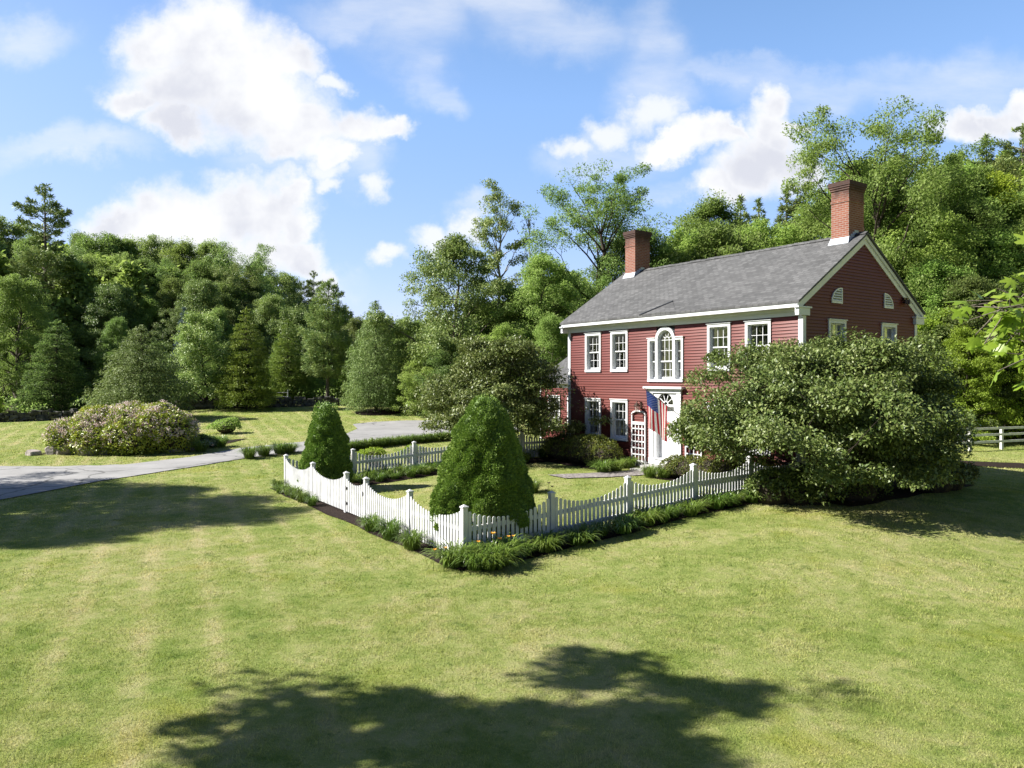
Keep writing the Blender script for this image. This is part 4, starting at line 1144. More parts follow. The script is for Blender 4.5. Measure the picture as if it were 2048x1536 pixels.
def broadleaf(seed, H, R, cb=0.25, n_limb=34, prof=lambda t: math.sin(PI * min(1, 0.12 + 0.86 * t) ** 0.9), up=0.55, clump=0.8, flat=0.65, nleaf=24000, L=0.2, W=0.11,
              tr=0.022, stems=1, sub=4, lean=0.04, gap=0.0, wide=1.0, keep=None, upness=0.7, skip=0.0, tiers=0, wv=(0.45, 1.5)):
    """trunk, limbs and twigs with clumps of leaves at their ends"""
    g = np.random.default_rng(seed); T = Tubes(); C = []; Wt = []
    r0 = H * tr
    trunks = []
    for s in range(stems):
        az = 2 * PI * s / stems + g.uniform(0, 1); off = 0 if stems == 1 else R * 0.22
        top = np.array([math.cos(az) * off + g.normal(0, lean * H), math.sin(az) * off + g.normal(0, lean * H), H * 0.9])
        mid = np.array([top[0] * 0.25 + g.normal(0, lean * H * .4), top[1] * 0.25 + g.normal(0, lean * H * .4), H * 0.45])
        P = bez(np.array([math.cos(az) * 0.08 * (stems > 1), math.sin(az) * 0.08 * (stems > 1), -0.3]), mid, top, 12)
        P[1:-1] += g.normal(0, 0.006 * H, (10, 3)) * np.array([1, 1, 0])
        rr = r0 / math.sqrt(stems) * (1 - np.linspace(0, 1, 12)) ** 0.8 + 0.015; rr[0] *= 1.35
        T.path(P, rr); trunks.append(P)
    for i in range(n_limb):
        t = (i + 0.5 + g.uniform(-0.4, 0.4)) / n_limb; t = min(max(t, 0.0), 1)
        if tiers: t = min(1.0, (math.floor(t * tiers) + 0.5 + g.uniform(-0.14, 0.14)) / tiers)
        zf_ = cb + (1 - cb) * t
        rad = R * prof(t) * g.uniform(0.62, 1.06)
        if g.random() < skip: continue
        az = i * 2.39996 + g.uniform(-0.5, 0.5)
        e = np.array([math.cos(az) * rad * wide, math.sin(az) * rad, H * zf_ * g.uniform(0.97, 1.02)])
        P = trunks[i % stems]
        za = max(H * cb * 0.55, e[2] - rad * up * g.uniform(0.7, 1.3)); k = int(np.argmin(np.abs(P[:, 2] - min(za, H * 0.86))))
        a = P[k]; e[:2] += a[:2] * 0.6
        if keep is not None and not keep(e[None])[0]: continue
        m = (a + e) / 2 + np.array([0, 0, (0.10 if up > 0 else -0.05) * rad]) + g.normal(0, 0.05 * rad, 3)
        B = bez(a, m, e, 7); B[1:-1] += g.normal(0, 0.02 * rad + 0.01, (5, 3))
        rl = r0 * (0.42 - 0.25 * t) / math.sqrt(stems) * (rad / R * 0.7 + 0.3); rb = rl * (1 - np.linspace(0, 1, 7)) ** 0.9 + 0.008
        T.path(B, rb)
        C.append(e); Wt.append(1.2)
        for q in range(sub):
            kk = g.integers(2, 7); o = B[kk]; l = rad * g.uniform(0.18, 0.42) + clump * 0.5
            dd = unit(unit(e - a) * 0.7 + rdir(g, 1)[0] * np.array([1, 1, 0.6]) + UP * 0.25 * upness)
            s_ = o + dd * l
            if keep is not None and not keep(s_[None])[0]: continue
            T.path(bez(o, (o + s_) / 2 + g.normal(0, 0.05 * l, 3), s_, 4), np.linspace(max(0.006, rb[kk] * 0.6), 0.005, 4))
            C.append(s_); Wt.append(1.0)
            if g.random() < 0.6: C.append((o + s_) / 2 + g.normal(0, clump * .3, 3)); Wt.append(0.6)
    C = np.array(C); Wt = np.array(Wt) * g.uniform(wv[0], wv[1], len(C)); Wt /= Wt.sum()
    idx = g.choice(len(C), nleaf, p=Wt)
    cr = clump * g.uniform(0.6, 1.35, len(C))
    q = rdir(g, nleaf) * (g.uniform(0.15, 1, nleaf) ** 0.55)[:, None]
    P = C[idx] + q * cr[idx][:, None] * np.array([1, 1, flat])
    ctr = np.array([0, 0, H * (cb + 1) * 0.5])
    outw = unit((P - ctr) * np.array([1, 1, 0.7]))
    N = unit(UP * upness + outw * 0.35 + rdir(g, nleaf) * 0.55); D = unit(outw * 0.6 + rdir(g, nleaf) * 0.9 - UP * 0.2)
    if keep is not None: k = keep(P); P, D, N = P[k], D[k], N[k]
    s = g.uniform(0.7, 1.3, len(P))
    V, F = leaf_quads(P, D, N, L * s, W * s)
    return T, V, F


def conifer(seed, H, R, cb=0.1, whorls=24, per=7, rise=0.1, tipup=0.15, prof=lambda t: (1 - t) ** 0.85, nleaf=24000, L=0.28, W=0.06, irr=0.3, tr=0.016, sprayw=0.32, thick=0.12, start=0.2, drop=0.0, skip=0.0, hang=0.0, lean=0.01):
    g = np.random.default_rng(seed); T = Tubes(); Ps = []; Ds = []; Ws = []
    top = np.array([g.normal(0, lean * H), g.normal(0, lean * H), H]); P = bez(np.array([0, 0, -0.3]), np.array([0, 0, H * 0.5]), top, 10)
    T.path(P, H * tr * (1 - np.linspace(0, 1, 10)) ** 0.9 + 0.012)
    br = []
    for w in range(whorls):
        t = (w + g.uniform(0, 0.7)) / whorls; z = H * (cb + (1 - cb) * t); n = max(3, int(per * (1 - 0.4 * t)))
        a0 = g.uniform(0, 6)
        for j in range(n):
            if g.random() < skip: continue
            az = a0 + 2 * PI * j / n + g.uniform(-0.35, 0.35); ln = R * prof(t) * g.uniform(1 - irr, 1.08) + 0.12
            o = np.array([np.interp(z, P[:, 2], P[:, 0]), np.interp(z, P[:, 2], P[:, 1]), z + g.uniform(-.02, .02) * H])
            u = np.array([math.cos(az), math.sin(az), 0])
            r_ = rise * (0.4 + 1.2 * t) if rise > 0 else rise * (1 - 0.4 * t)
            e = o + u * ln + UP * ln * (r_ + tipup); m = o + u * ln * 0.55 + UP * ln * (r_ - drop)
            B = bez(o, m, e, 6); T.path(B, np.linspace(H * tr * 0.28 * (1 - t * 0.8) + 0.006, 0.005, 6)); br.append((B, ln, u))
    tot = sum(b[1] ** 1.35 for b in br)
    for B, ln, u in br:
        n = int(nleaf * ln ** 1.35 / tot) + 4
        s = start + (1 - start) * g.uniform(0, 1, n) ** 0.8
        x = s * 5; k = np.minimum(x.astype(int), 4); f = (x - k)[:, None]
        c = B[k] * (1 - f) + B[k + 1] * f
        v = np.cross(u, UP)
        lat = g.uniform(-1, 1, n) * sprayw * ln * np.maximum(0.12, np.minimum((1 - s) * 1.6 + 0.15, 0.75))
        # tufts: gather the needles into bunches
        lat = np.round(lat / (0.22 * max(ln, .5))) * 0.22 * max(ln, .5) + g.normal(0, 0.05 * ln, n)
        c = c + v[None] * lat[:, None] + UP * (g.normal(0, thick * max(ln, .8) * 0.35, n) - np.abs(lat) * drop * 0.4)[:, None]
        D = unit(u[None] * 0.55 + v[None] * np.sign(lat)[:, None] * 0.45 + rdir(g, n) * 0.6 + UP * (0.25 - hang))
        Ps.append(c); Ds.append(D)
    n = 160; z = g.uniform(0.93, 1.0, n); Ps.append(np.stack([np.interp(z * H, P[:, 2], P[:, 0]), np.interp(z * H, P[:, 2], P[:, 1]), z * H], 1)); Ds.append(unit(rdir(g, n) + UP * 0.6))
    P = np.concatenate(Ps); D = np.concatenate(Ds); n = len(P)
    N = unit(UP * 0.8 + rdir(g, n) * 0.6)
    s = g.uniform(0.7, 1.3, n)
    V, F = leaf_quads(P, D, N, L * s, W * s, 0.05, 0.05 + hang * 0.3)
    return T, V, F


def bush(seed, E, nleaf, L, W, upness=0.5, lump=0, lumpr=0.4, fill=0.25, zmin=-0.2, keep=None):
    """leaves over the outside of a set of ellipsoids (cx, cy, cz, rx, ry, rz)"""
    g = np.random.default_rng(seed); E = [np.array(e, float) for e in E]
    if lump:
        X = []
        for e in E:
            d = rdir(g, lump); d = d[d[:, 2] > zmin]
            for q in d:
                s = lumpr * g.uniform(0.7, 1.3); X.append(np.r_[e[:3] + e[3:] * q * 0.82, np.maximum(e[3:] * s, 0.05)])
        E = E + X
    E = np.array(E); ar = (E[:, 3] * E[:, 4] + E[:, 3] * E[:, 5] + E[:, 4] * E[:, 5]); ar /= ar.sum()
    k = g.choice(len(E), nleaf, p=ar); d = rdir(g, nleaf); d[:, 2] = np.where(d[:, 2] < zmin, -d[:, 2] * 0.8, d[:, 2]); d = unit(d)
    r = 1.03 - fill * g.uniform(0, 1, nleaf) ** 2.2
    P = E[k, :3] + E[k, 3:] * d * r[:, None]
    N = unit(d / np.maximum(E[k, 3:], 1e-3) ** 0.5)
    inside = np.zeros(nleaf, bool)
    for e in E: inside |= (((P - e[:3]) / e[3:]) ** 2).sum(1) < 0.62
    ok = ~inside & (P[:, 2] > 0.0)
    if keep is not None: ok &= keep(P)
    P, N = P[ok], N[ok]; n = len(P)
    D = unit(N * 0.55 + rdir(g, n) * 0.8 + UP * 0.15); NN = unit(N * 0.6 + UP * upness + rdir(g, n) * 0.45); s = g.uniform(0.7, 1.3, n)
    return leaf_quads(P, D, NN, L * s, W * s)


def core(E, f=0.8, k=10):
    """dark woody heart of a dense shrub, so that it is not hollow"""
    mb = MB()
    for e in E:
        prof = [(max(0.02, math.sin(PI * i / 8)), -math.cos(PI * i / 8)) for i in range(9)]
        b = len(mb.v)
        mb.lathe(prof, k); 
        for i in range(b, len(mb.v)):
            x, y, z = mb.v[i]; mb.v[i] = (e[0] + x * e[3] * f, e[1] + y * e[4] * f, max(-0.05, e[2] + z * e[5] * f))
    return mb


def strap_clump(seed, n=130, r0=0.16, L=0.62, H=0.46, W=0.022, stalks=0):
    g = np.random.default_rng(seed); az = g.uniform(0, 2 * PI, n); rr = r0 * np.sqrt(g.uniform(0, 1, n)); a2 = az + g.normal(0, 0.5, n)
    base = np.stack([np.cos(az) * rr, np.sin(az) * rr, np.zeros(n)], 1); u = np.stack([np.cos(a2), np.sin(a2), np.zeros(n)], 1); v = np.stack([-np.sin(a2), np.cos(a2), np.zeros(n)], 1)
    reach = L * g.uniform(0.25, 1.0, n); hh = H * g.uniform(0.65, 1.15, n); w = W * g.uniform(0.7, 1.3, n); dr = g.uniform(0.3, 1.25, n)
    rows = []
    for s, ws in ((0, 0.8), (0.3, 1.0), (0.6, 0.9), (0.83, 0.6), (1.0, 0.08)):
        p = base + u * (reach * s ** 1.35)[:, None] + UP * (hh * (1.75 * s - (0.75 + 0.55 * dr) * s ** 2.3))[:, None]
        p[:, 2] = np.maximum(p[:, 2], 0.01)
        rows += [p - v * (w * ws)[:, None] * .5, p + v * (w * ws)[:, None] * .5]
    V = np.stack(rows, 1).reshape(-1, 3); b = np.arange(n)[:, None] * 10
    F = np.concatenate([np.stack([b[:, 0] + 2 * i, b[:, 0] + 2 * i + 1, b[:, 0] + 2 * i + 3, b[:, 0] + 2 * i + 2], 1) for i in range(4)])
    return V, F


def in_house(P, off, pad=0.12):
    u, n = house_local(P[:, 0] + off[0], P[:, 1] + off[1])
    return (np.abs(u) < HW + pad) & (n > -pad) & (n < HD + pad) & (P[:, 2] + off[2] < HOUSE_Z + 5.7)


ORD = ['first', 'second', 'third', 'fourth', 'fifth', 'sixth', 'seventh', 'eighth', 'ninth', 'tenth', 'eleventh', 'twelfth', 'thirteenth', 'fourteenth', 'fifteenth', 'sixteenth', 'seventeenth', 'eighteenth', 'nineteenth', 'twentieth',
       'twenty-first', 'twenty-second', 'twenty-third', 'twenty-fourth', 'twenty-fifth', 'twenty-sixth', 'twenty-seventh', 'twenty-eighth', 'twenty-ninth', 'thirtieth']
# ------------------------------------------------------------------ trees: one of each kind, then copies
PROTO = {}
def kind(key, H, name, cat, maker, leaf, wood):
    PROTO[key] = dict(H=H, name=name, cat=cat, maker=maker, leaf=leaf, wood=wood, used=None)


kind('oak', 13.0, 'broadleaf_tree', 'tree', lambda: broadleaf(21, 13.0, 5.6, 0.22, 40, up=0.75, clump=0.95, nleaf=52000, L=0.18, W=0.095, sub=4, skip=0.05, flat=0.55), M['oak'], M['bark'])
kind('tall', 18.0, 'broadleaf_tree', 'tree', lambda: broadleaf(22, 18.0, 4.6, 0.18, 54, up=0.6, clump=1.0, nleaf=62000, L=0.19, W=0.11, sub=3, flat=0.7), M['mid'], M['bark'])
kind('round', 16.0, 'broadleaf_tree', 'tree', lambda: broadleaf(23, 16.0, 5.0, 0.15, 52, prof=lambda t: (1 - t) ** 0.5 * 0.9 + 0.12, up=0.5, clump=1.05, nleaf=62000, L=0.19, W=0.11, sub=3), M['mid'], M['bark'])
kind('airy', 19.0, 'broadleaf_tree', 'tree', lambda: broadleaf(24, 19.0, 5.4, 0.26, 38, prof=lambda t: 0.55 + 0.5 * math.sin(PI * t ** 0.75), up=1.25, clump=0.85, nleaf=50000, L=0.17, W=0.085, sub=5, flat=0.7, skip=0.05), M['fresh'], M['darkbark'])
kind('slim', 20.0, 'slender_tree', 'tree', lambda: broadleaf(25, 20.0, 1.9, 0.50, 26, prof=lambda t: 0.55 + 0.55 * math.sin(PI * t), up=1.2, clump=0.60, nleaf=12000, L=0.19, W=0.10, sub=2, tr=0.011, lean=0.012), M['oak'], M['palebark'])
kind('bushy', 8.0, 'broadleaf_tree', 'tree', lambda: broadleaf(26, 8.0, 3.6, 0.06, 40, prof=lambda t: (1 - t) ** 0.45, up=0.4, clump=0.75, nleaf=34000, L=0.16, W=0.085, sub=3, tr=0.016), M['fresh'], M['darkbark'])
kind('maple', 7.5, 'broadleaf_tree', 'tree', lambda: broadleaf(27, 7.5, 3.9, 0.10, 46, prof=lambda t: (1 - t) ** 0.4, up=0.35, clump=0.62, flat=0.4, nleaf=40000, L=0.13, W=0.09, sub=4, tr=0.018), M['yellow'], M['darkbark'])
kind('whitepine', 21.0, 'pine_tree', 'pine', lambda: conifer(31, 21.0, 5.0, 0.16, 26, 6, rise=0.20, tipup=0.14, prof=lambda t: (1 - t) ** 0.5 * (0.78 + 0.3 * math.sin(t * 17)), nleaf=30000, L=0.42, W=0.10, irr=0.45, sprayw=0.42, thick=0.14, start=0.35, skip=0.12, lean=0.012), M['pine'], M['bark'])
kind('fullpine', 15.0, 'pine_tree', 'pine', lambda: conifer(32, 15.0, 4.3, 0.22, 24, 7, rise=0.22, tipup=0.16, prof=lambda t: (1 - t) ** 0.62 * (0.35 + 0.65 * min(1, 0.35 + t * 2.2)), nleaf=34000, L=0.36, W=0.08, irr=0.30, sprayw=0.45, thick=0.2, start=0.3), M['pine'], M['bark'])
kind('spire', 16.0, 'pine_tree', 'pine', lambda: conifer(33, 16.0, 2.9, 0.20, 26, 6, rise=0.12, tipup=0.10, prof=lambda t: (1 - t) ** 0.85, nleaf=20000, L=0.34, W=0.08, irr=0.35, start=0.25, thick=0.12), M['pine'], M['bark'])
kind('hemlock', 11.0, 'hemlock_tree', 'hemlock', lambda: conifer(34, 11.0, 3.9, 0.10, 30, 9, rise=-0.10, tipup=-0.06, prof=lambda t: (1 - t) ** 0.60, nleaf=36000, L=0.22, W=0.08, irr=0.22, sprayw=0.45, thick=0.12, start=0.3, drop=0.05), M['hemlock'], M['darkbark'])
kind('larch', 8.4, 'larch_tree', 'larch', lambda: conifer(35, 8.4, 3.2, 0.05, 32, 9, rise=0.02, tipup=-0.02, prof=lambda t: (1 - t) ** 0.70 * (0.80 + 0.2 * min(1, t * 4)), nleaf=42000, L=0.17, W=0.035, irr=0.28, sprayw=0.45, thick=0.22, start=0.15, drop=-0.02, hang=0.75), M['larch'], M['darkbark'])
kind('bluespruce', 9.0, 'spruce_tree', 'spruce', lambda: conifer(36, 9.0, 2.2, 0.04, 28, 8, rise=-0.05, tipup=0.06, prof=lambda t: (1 - t) ** 0.9, nleaf=20000, L=0.18, W=0.06, irr=0.18, start=0.25), M['blue'], M['darkbark'])


def bare_tree():
    g = np.random.default_rng(8); T = Tubes(); P = bez(np.array([0, 0, -0.3]), np.array([0.1, 0, 7]), np.array([-0.2, 0.1, 14.5]), 12); T.path(P, np.linspace(0.13, 0.015, 12))
    C = []
    for i in range(34):
        z = g.uniform(5, 13.6); a = np.array([np.interp(z, P[:, 2], P[:, 0]), 0, z]); az = g.uniform(0, 6.3); l = g.uniform(0.8, 2.6) * (1.2 - z / 20)
        e = a + np.array([math.cos(az) * l * 0.45, math.sin(az) * l * 0.45, l]); T.path(bez(a, (a + e) / 2 + g.normal(0, .1, 3), e, 5), np.linspace(0.03, 0.006, 5)); C.append(a + (e - a) * 0.5)
    C = np.array(C); n = 500; k = g.integers(0, len(C) // 2, n); Pp = C[k] + g.normal(0, 0.35, (n, 3)); V, F = leaf_quads(Pp, rdir(g, n), rdir(g, n), 0.2, 0.1)
    return T, V, F
kind('bare', 14.5, 'dying_tree', 'tree', bare_tree, M['oak'], M['palebark'])


def tree(key, px, depth, top, label, sx=1.0, rot=None, mat=None, group=None, z=None, H=None, x=None):
    """a tree of that kind standing at depth metres in column px, as tall as row top says"""
    p = PROTO[key]
    X = (px - 1024) / FPX * depth if x is None else x
    g = hf(X, depth) if z is None else z
    hh = H or (CAM_Z + (HZ - top) * depth / FPX - g)
    s = hh / p['H']; rot = random.uniform(0, 6.28) if rot is None else rot
    sc = (s * sx, s * sx, s)
    if p['used'] is None:
        T, V, F = p['maker'](); r = put(p['name'], T, V, F, label, p['cat'], p['leaf'], p['wood']); p['used'] = r
        r.location = (X, depth, g); r.rotation_euler = (0, 0, rot); r.scale = sc
        if group: r['group'] = group
    else:
        r = copy_tree(p['used'], (X, depth, g), rot, sc, label, None)
        if 'group' in r: del r['group']
        if group: r['group'] = group
        for c in r.children: 
            if c.name.startswith('crown'): c.material_slots[0].link = 'DATA'
    if mat:
        for c in r.children:
            if c.name.startswith('crown'): c.material_slots[0].link = 'OBJECT'; c.material_slots[0].material = M[mat]
    return r


GW = 'broadleaf trees of the left wood'; GR = 'trees on the hillside behind the house'
# -- left wood, standing out
tree('whitepine', 92, 72, 372, 'tall ragged white pine towering over the left wood', 1.0, 1.2)
tree('larch', 285, 53, 652, 'feathery pale larch behind the pink flowering bush', 1.62, 0.3)
tree('larch', 752, 58, 603, 'feathery blue green larch standing in a ring of mulch', 0.98, 2.0)
tree('bluespruce', 370, 66.5, 616, 'blue grey spruce tip above the larch on the left', 0.9)
tree('bushy', 415, 61, 636, 'pale green bushy tree between the left larch and the dark hemlock', 0.95, 0.9, 'oak')
tree('hemlock', 492, 60, 617, 'dark conical hemlock with golden tips before the stone wall', 0.85, 0.5)
tree('fullpine', 655, 63.5, 563, 'broad grey green pine with bare lower trunk beside the mulched larch', 1.0, 0.2)
tree('hemlock', 575, 66, 640, 'smaller dark hemlock in the shade left of the broad pine', 0.9, 2.5)
tree('oak', 893, 59, 486, 'open crowned oak left of the slender tall tree', 0.98, 0.7)
tree('slim', 1000, 68, 374, 'slender very tall tree with leaves only near its top', 1.05, 0.4)
tree('bare', 1062, 68, 425, 'nearly bare dying tree right of the slender tall one', 1.0, 0.0)
tree('bare', 947, 70, 478, 'thin bare twigs rising behind the oak', 0.7, 2.0)
tree('airy', 1190, 62, 348, 'large airy tree rising behind the left chimney', 1.0, 0.9)
tree('hemlock', 112, 57, 640, 'dark hemlock with a pale trunk in the deep shade at left', 1.05, 1.7, 'deep')
tree('round', 40, 60, 560, 'yellow green sunlit maple low in the left wood', 0.9, 0.4, 'fresh')
tree('round', 235, 62, 640, 'sunlit yellow tinged tree just behind the left larch', 0.7, 1.9, 'fresh')
tree('bushy', -10, 52, 780, 'small bright green sapling at the left picture edge', 0.7, 0.3, 'yellow')
# -- left wood, the ranks behind
rank = [(-50, 430, 90, 'tall'), (15, 445, 94, 'round'), (75, 470, 84, 'tall'), (150, 472, 92, 'tall'), (203, 476, 86, 'round'), (262, 484, 88, 'tall'), (320, 482, 92, 'round'), (372, 488, 84, 'tall'), (428, 492, 88, 'tall'),
        (480, 500, 84, 'airy'), (520, 528, 90, 'tall'), (558, 552, 96, 'round'), (600, 566, 100, 'fullpine'), (160, 560, 74, 'tall'), (225, 575, 70, 'round'), (335, 560, 74, 'tall'), (400, 566, 72, 'round'), (455, 572, 76, 'tall'), (540, 596, 76, 'round'),
        (20, 560, 74, 'round'), (600, 625, 74, 'bushy'), (715, 640, 82, 'round'), (690, 618, 92, 'fullpine'), (770, 640, 78, 'round'), (820, 640, 70, 'round'), (560, 690, 68, 'bushy'), (610, 720, 67, 'bushy'), (330, 690, 67, 'bushy'), (700, 700, 67, 'bushy'), (120, 505, 80, 'airy'), (180, 520, 80, 'tall'), (235, 520, 79, 'airy'), (295, 525, 80, 'tall'), (350, 530, 79, 'airy'), (410, 528, 80, 'tall'), (465, 538, 80, 'airy'), (515, 570, 82, 'tall'), (-20, 520, 80, 'tall'), (290, 600, 71, 'tall'), (360, 620, 70, 'airy'), (440, 620, 70, 'tall')]
RL = ['skyline broadleaf tree of the left wood', 'tree in the middle of the left wood']
for i, (px, top, dep, k) in enumerate(rank):
    sky_ = top < 570
    lab = ('broadleaf tree on the skyline of the left wood below the clouds' if sky_ else 'broadleaf tree in the shaded inside of the left wood') if k not in ('fullpine',) else ('pine at the right end of the left wood skyline' if px < 650 else 'pine in the notch between the two halves of the wood')
    tree(k, px, dep, top, lab, random.uniform(0.80, 1.05), None, random.choice(['fresh', 'mid', 'fresh', 'oak']) if k not in ('fullpine',) else None, GW if k != 'fullpine' else None)
tree('whitepine', 628, 118, 543, 'distant pine spike on the ridge beside the lowest cloud', 0.75)
# -- behind the oak and the house
mid = [(1085, 520, 58, 'round', 'fresh', 'yellow green tree between the slender tree and the airy one'), (1040, 590, 60, 'bushy', 'fresh', 'sunlit bushy tree below the bare dying tree'), (960, 610, 62, 'round', 'mid', 'leafy tree right behind the oak'),
       (850, 700, 56, 'bushy', 'mid', 'low bushy tree under the oak, left side'), (905, 690, 55, 'bushy', 'deep', 'low dark bushy tree under the oak, right side'), (800, 720, 60, 'bushy', 'mid', 'low bushy tree right of the mulched larch'),
       (1105, 640, 52, 'round', 'fresh', 'bright leafy tree touching the left roof corner'), (1010, 660, 54, 'bushy', 'mid', 'low bushy tree above the left dogwood'),
       (1265, 470, 64, 'round', 'deep', 'dark leafy tree directly behind the left chimney'), (1335, 500, 66, 'airy', 'fresh', 'small airy tree right of the left chimney'),
       (1425, 402, 72, 'tall', 'fresh', 'leafy tree left of the two narrow pines above the roof'), (1480, 393, 78, 'spire', None, 'narrow pine above the roof, left one of the pair'), (1515, 400, 80, 'spire', None, 'narrow pine above the roof, right one of the pair'),
       (1570, 380, 76, 'spire', None, 'pine with bare trunk left of the right chimney'), (1612, 368, 74, 'whitepine', None, 'broad dark pine just left of the right chimney'), (1655, 430, 66, 'round', 'fresh', 'bright leafy tree directly behind the right chimney'),
       (1540, 455, 66, 'round', 'mid', 'low leafy tree below the narrow pines'), (1380, 470, 64, 'round', 'mid', 'low leafy tree behind the middle of the roof'), (1450, 480, 62, 'bushy', 'fresh', 'low bushy tree peeping over the middle of the roof')]
for px, top, dep, k, mt, lab in mid: tree(k, px, dep, top, lab, 1.0, None, mt)
tree('airy', 1745, 52, 228, 'great airy tree right of the right chimney, tallest on the right', 0.95, 2.2)
right = [(1840, 315, 58, 'airy', 'mid', 'tall airy tree right of the great one'), (1895, 345, 60, 'tall', 'mid', None), (1950, 360, 60, 'tall', 'yellow', 'bright yellow green tree high on the right hill'), (1975, 270, 84, 'spire', None, 'narrow pine on the right skyline'),
         (2045, 250, 82, 'whitepine', None, 'dark pine at the right picture edge on the skyline'), (2010, 320, 76, 'fullpine', None, 'pine below the right skyline'), (2030, 400, 62, 'tall', 'mid', None), (1790, 400, 54, 'tall', 'fresh', None), (1850, 430, 52, 'round', 'mid', None), (1920, 420, 54, 'tall', 'fresh', None),
         (1980, 470, 52, 'round', 'mid', None), (1870, 530, 48, 'tall', 'mid', None), (2050, 460, 52, 'tall', 'mid', None), (1790, 520, 50, 'round', 'mid', None), (2110, 380, 56, 'tall', 'mid', None), (2180, 330, 60, 'round', 'mid', None), (1930, 560, 46, 'round', 'deep', None), (2020, 560, 47, 'tall', 'deep', None), (1700, 330, 66, 'tall', 'mid', None)]
for px, top, dep, k, mt, lab in right: tree(k, px, dep, top, lab or 'broadleaf tree on the wooded hill right of the house gable', 1.05, None, mt, None if lab else GR)
tree('maple', 1868, 46, 632, 'yellow green small tree touching the back corner of the gable', 0.85, 0.4)
tree('maple', 2000, 48, 655, 'yellow green small tree above the rail fence', 0.95, 1.9)
tree('maple', 2105, 46, 600, 'yellow green small tree at the right picture edge', 0.95, 3.0)
tree('maple', 1930, 43, 668, 'yellow green small tree between the gable and the rail fence', 0.8, 5.0)
tree('maple', 2062, 44, 640, 'taller yellow green small tree rising behind the rail fence posts', 0.85, 0.9)
tree('bushy', 1935, 53, 690, 'leafy shrub in the shade between the yellow green trees', 0.8, 1.0, 'fresh')
tree('bushy', 1990, 47, 805, 'low yellow green bush behind the rail fence', 1.3, 2.0, 'yellow')
tree('bushy', 2080, 47, 800, 'low bright bush at the right end of the rail fence', 1.3, 2.6, 'fresh')

# -- the wood beyond, which reads as one mass
def far_wood():
    g = np.random.default_rng(77); Vs = []; Fs = []; off = 0
    bases = [broadleaf(101, 15, 4.6, 0.12, 40, nleaf=3200, L=0.75, W=0.45, clump=1.1, sub=3, prof=lambda t: (1 - t) ** 0.5 * 0.9 + 0.12)[1:], broadleaf(102, 17, 4.2, 0.15, 44, nleaf=3200, L=0.7, W=0.42, clump=1.1, sub=3)[1:],
             conifer(103, 17, 3.4, 0.1, 22, 7, nleaf=2800, L=0.8, W=0.22)[1:]]
    n = 0
    while n < 520:
        a = g.uniform(-1.2, 1.6); d = g.uniform(84, 190); x, y = a * d / math.sqrt(1 + a * a), d / math.sqrt(1 + a * a)
        if y < wall_line(x) + 16: continue
        k = g.choice(3, p=[0.42, 0.38, 0.2]); V, F = bases[k]; s = g.uniform(0.7, 1.1); an = g.uniform(0, 6.3); c, q = math.cos(an), math.sin(an)
        row = np.interp(a * FPX + 1024, [-300, 0, 150, 300, 430, 520, 600, 700, 760, 830, 1000, 1100, 1300, 1400, 1500, 1600, 1700, 1850, 2048, 2400], [450, 462, 490, 502, 510, 548, 585, 625, 645, 640, 580, 540, 520, 440, 432, 415, 355, 305, 285, 250])
        room = CAM_Z + (HZ - row) * y / FPX - hf(x, y); s = min(s, room / 17.5 * g.uniform(0.85, 1.0))
        if s < 0.3: continue
        R3 = np.array([[c, q, 0], [-q, c, 0], [0, 0, 1]])
        Vs.append((V * s) @ R3 + np.array([x, y, hf(x, y) - 0.4])); Fs.append(F + off); off += len(V); n += 1
    o = npobj('wood', np.concatenate(Vs), np.concatenate(Fs), M['mid']); tag(o, 'mixed green wood covering the far hillsides', 'woodland', kind='stuff')
far_wood()

# low growth along the wood's edge, behind the stone wall
def edge_growth():
    g = np.random.default_rng(5); E = []
    for x in np.linspace(-46, 20, 70):
        y = float(wall_line(x)) + g.uniform(1.2, 5.0); r = g.uniform(0.7, 1.5); E.append((x, y, hf(x, y) + 0.3, r * 1.2, r, r * g.uniform(0.7, 1.3)))
    V, F = bush(6, [(e[0], e[1], e[2], e[3], e[4], e[5]) for e in E], 30000, 0.22, 0.13, zmin=-0.5, fill=0.5)
    o = npobj('undergrowth', V, F, M['fresh']); tag(o, 'tangled green undergrowth behind the stone wall', 'undergrowth', kind='stuff')
edge_growth()

# ------------------------------------------------------------------ dogwoods
p = at(1042, 31.0)
Lk = lambda off: (lambda P: ~in_house(P, off))
off = (p[0] - 1.0, p[1], p[2])
T, V, F = broadleaf(41, 4.75, 3.35, 0.22, 52, prof=lambda t: (1 - t) ** 0.42, up=0.22, clump=0.56, flat=0.42, nleaf=62000, L=0.125, W=0.06, tr=0.03, stems=5, sub=5, keep=Lk(off), upness=0.95, tiers=6, wv=(0.15, 2.0))
d1 = put('dogwood_tree', T, V, F, 'spreading many stemmed dogwood at the far left corner of the house', 'dogwood', M['dogwood'], M['darkbark']); d1.location = off
p = at(1690, 20.8); off = (9.15, 21.2, p[2])
def shape2(P):
    left = np.clip(-P[:, 0] - 1.0, 0, 4); rt = np.clip(P[:, 0] - 2.2, 0, 4)
    return ~in_house(P, off) & (P[:, 2] > 0.25 + 0.42 * left + 0.55 * rt) & (P[:, 0] < 3.6 + 0.4 * np.minimum(P[:, 1], 0)) & (P[:, 0] > -4.5 + 0.35 * np.abs(P[:, 2] - 2.6) + 0.9 * np.maximum(P[:, 2] - 3.2, 0)) & ((P[:, 1] > -2.6) | (P[:, 2] > 0.9))
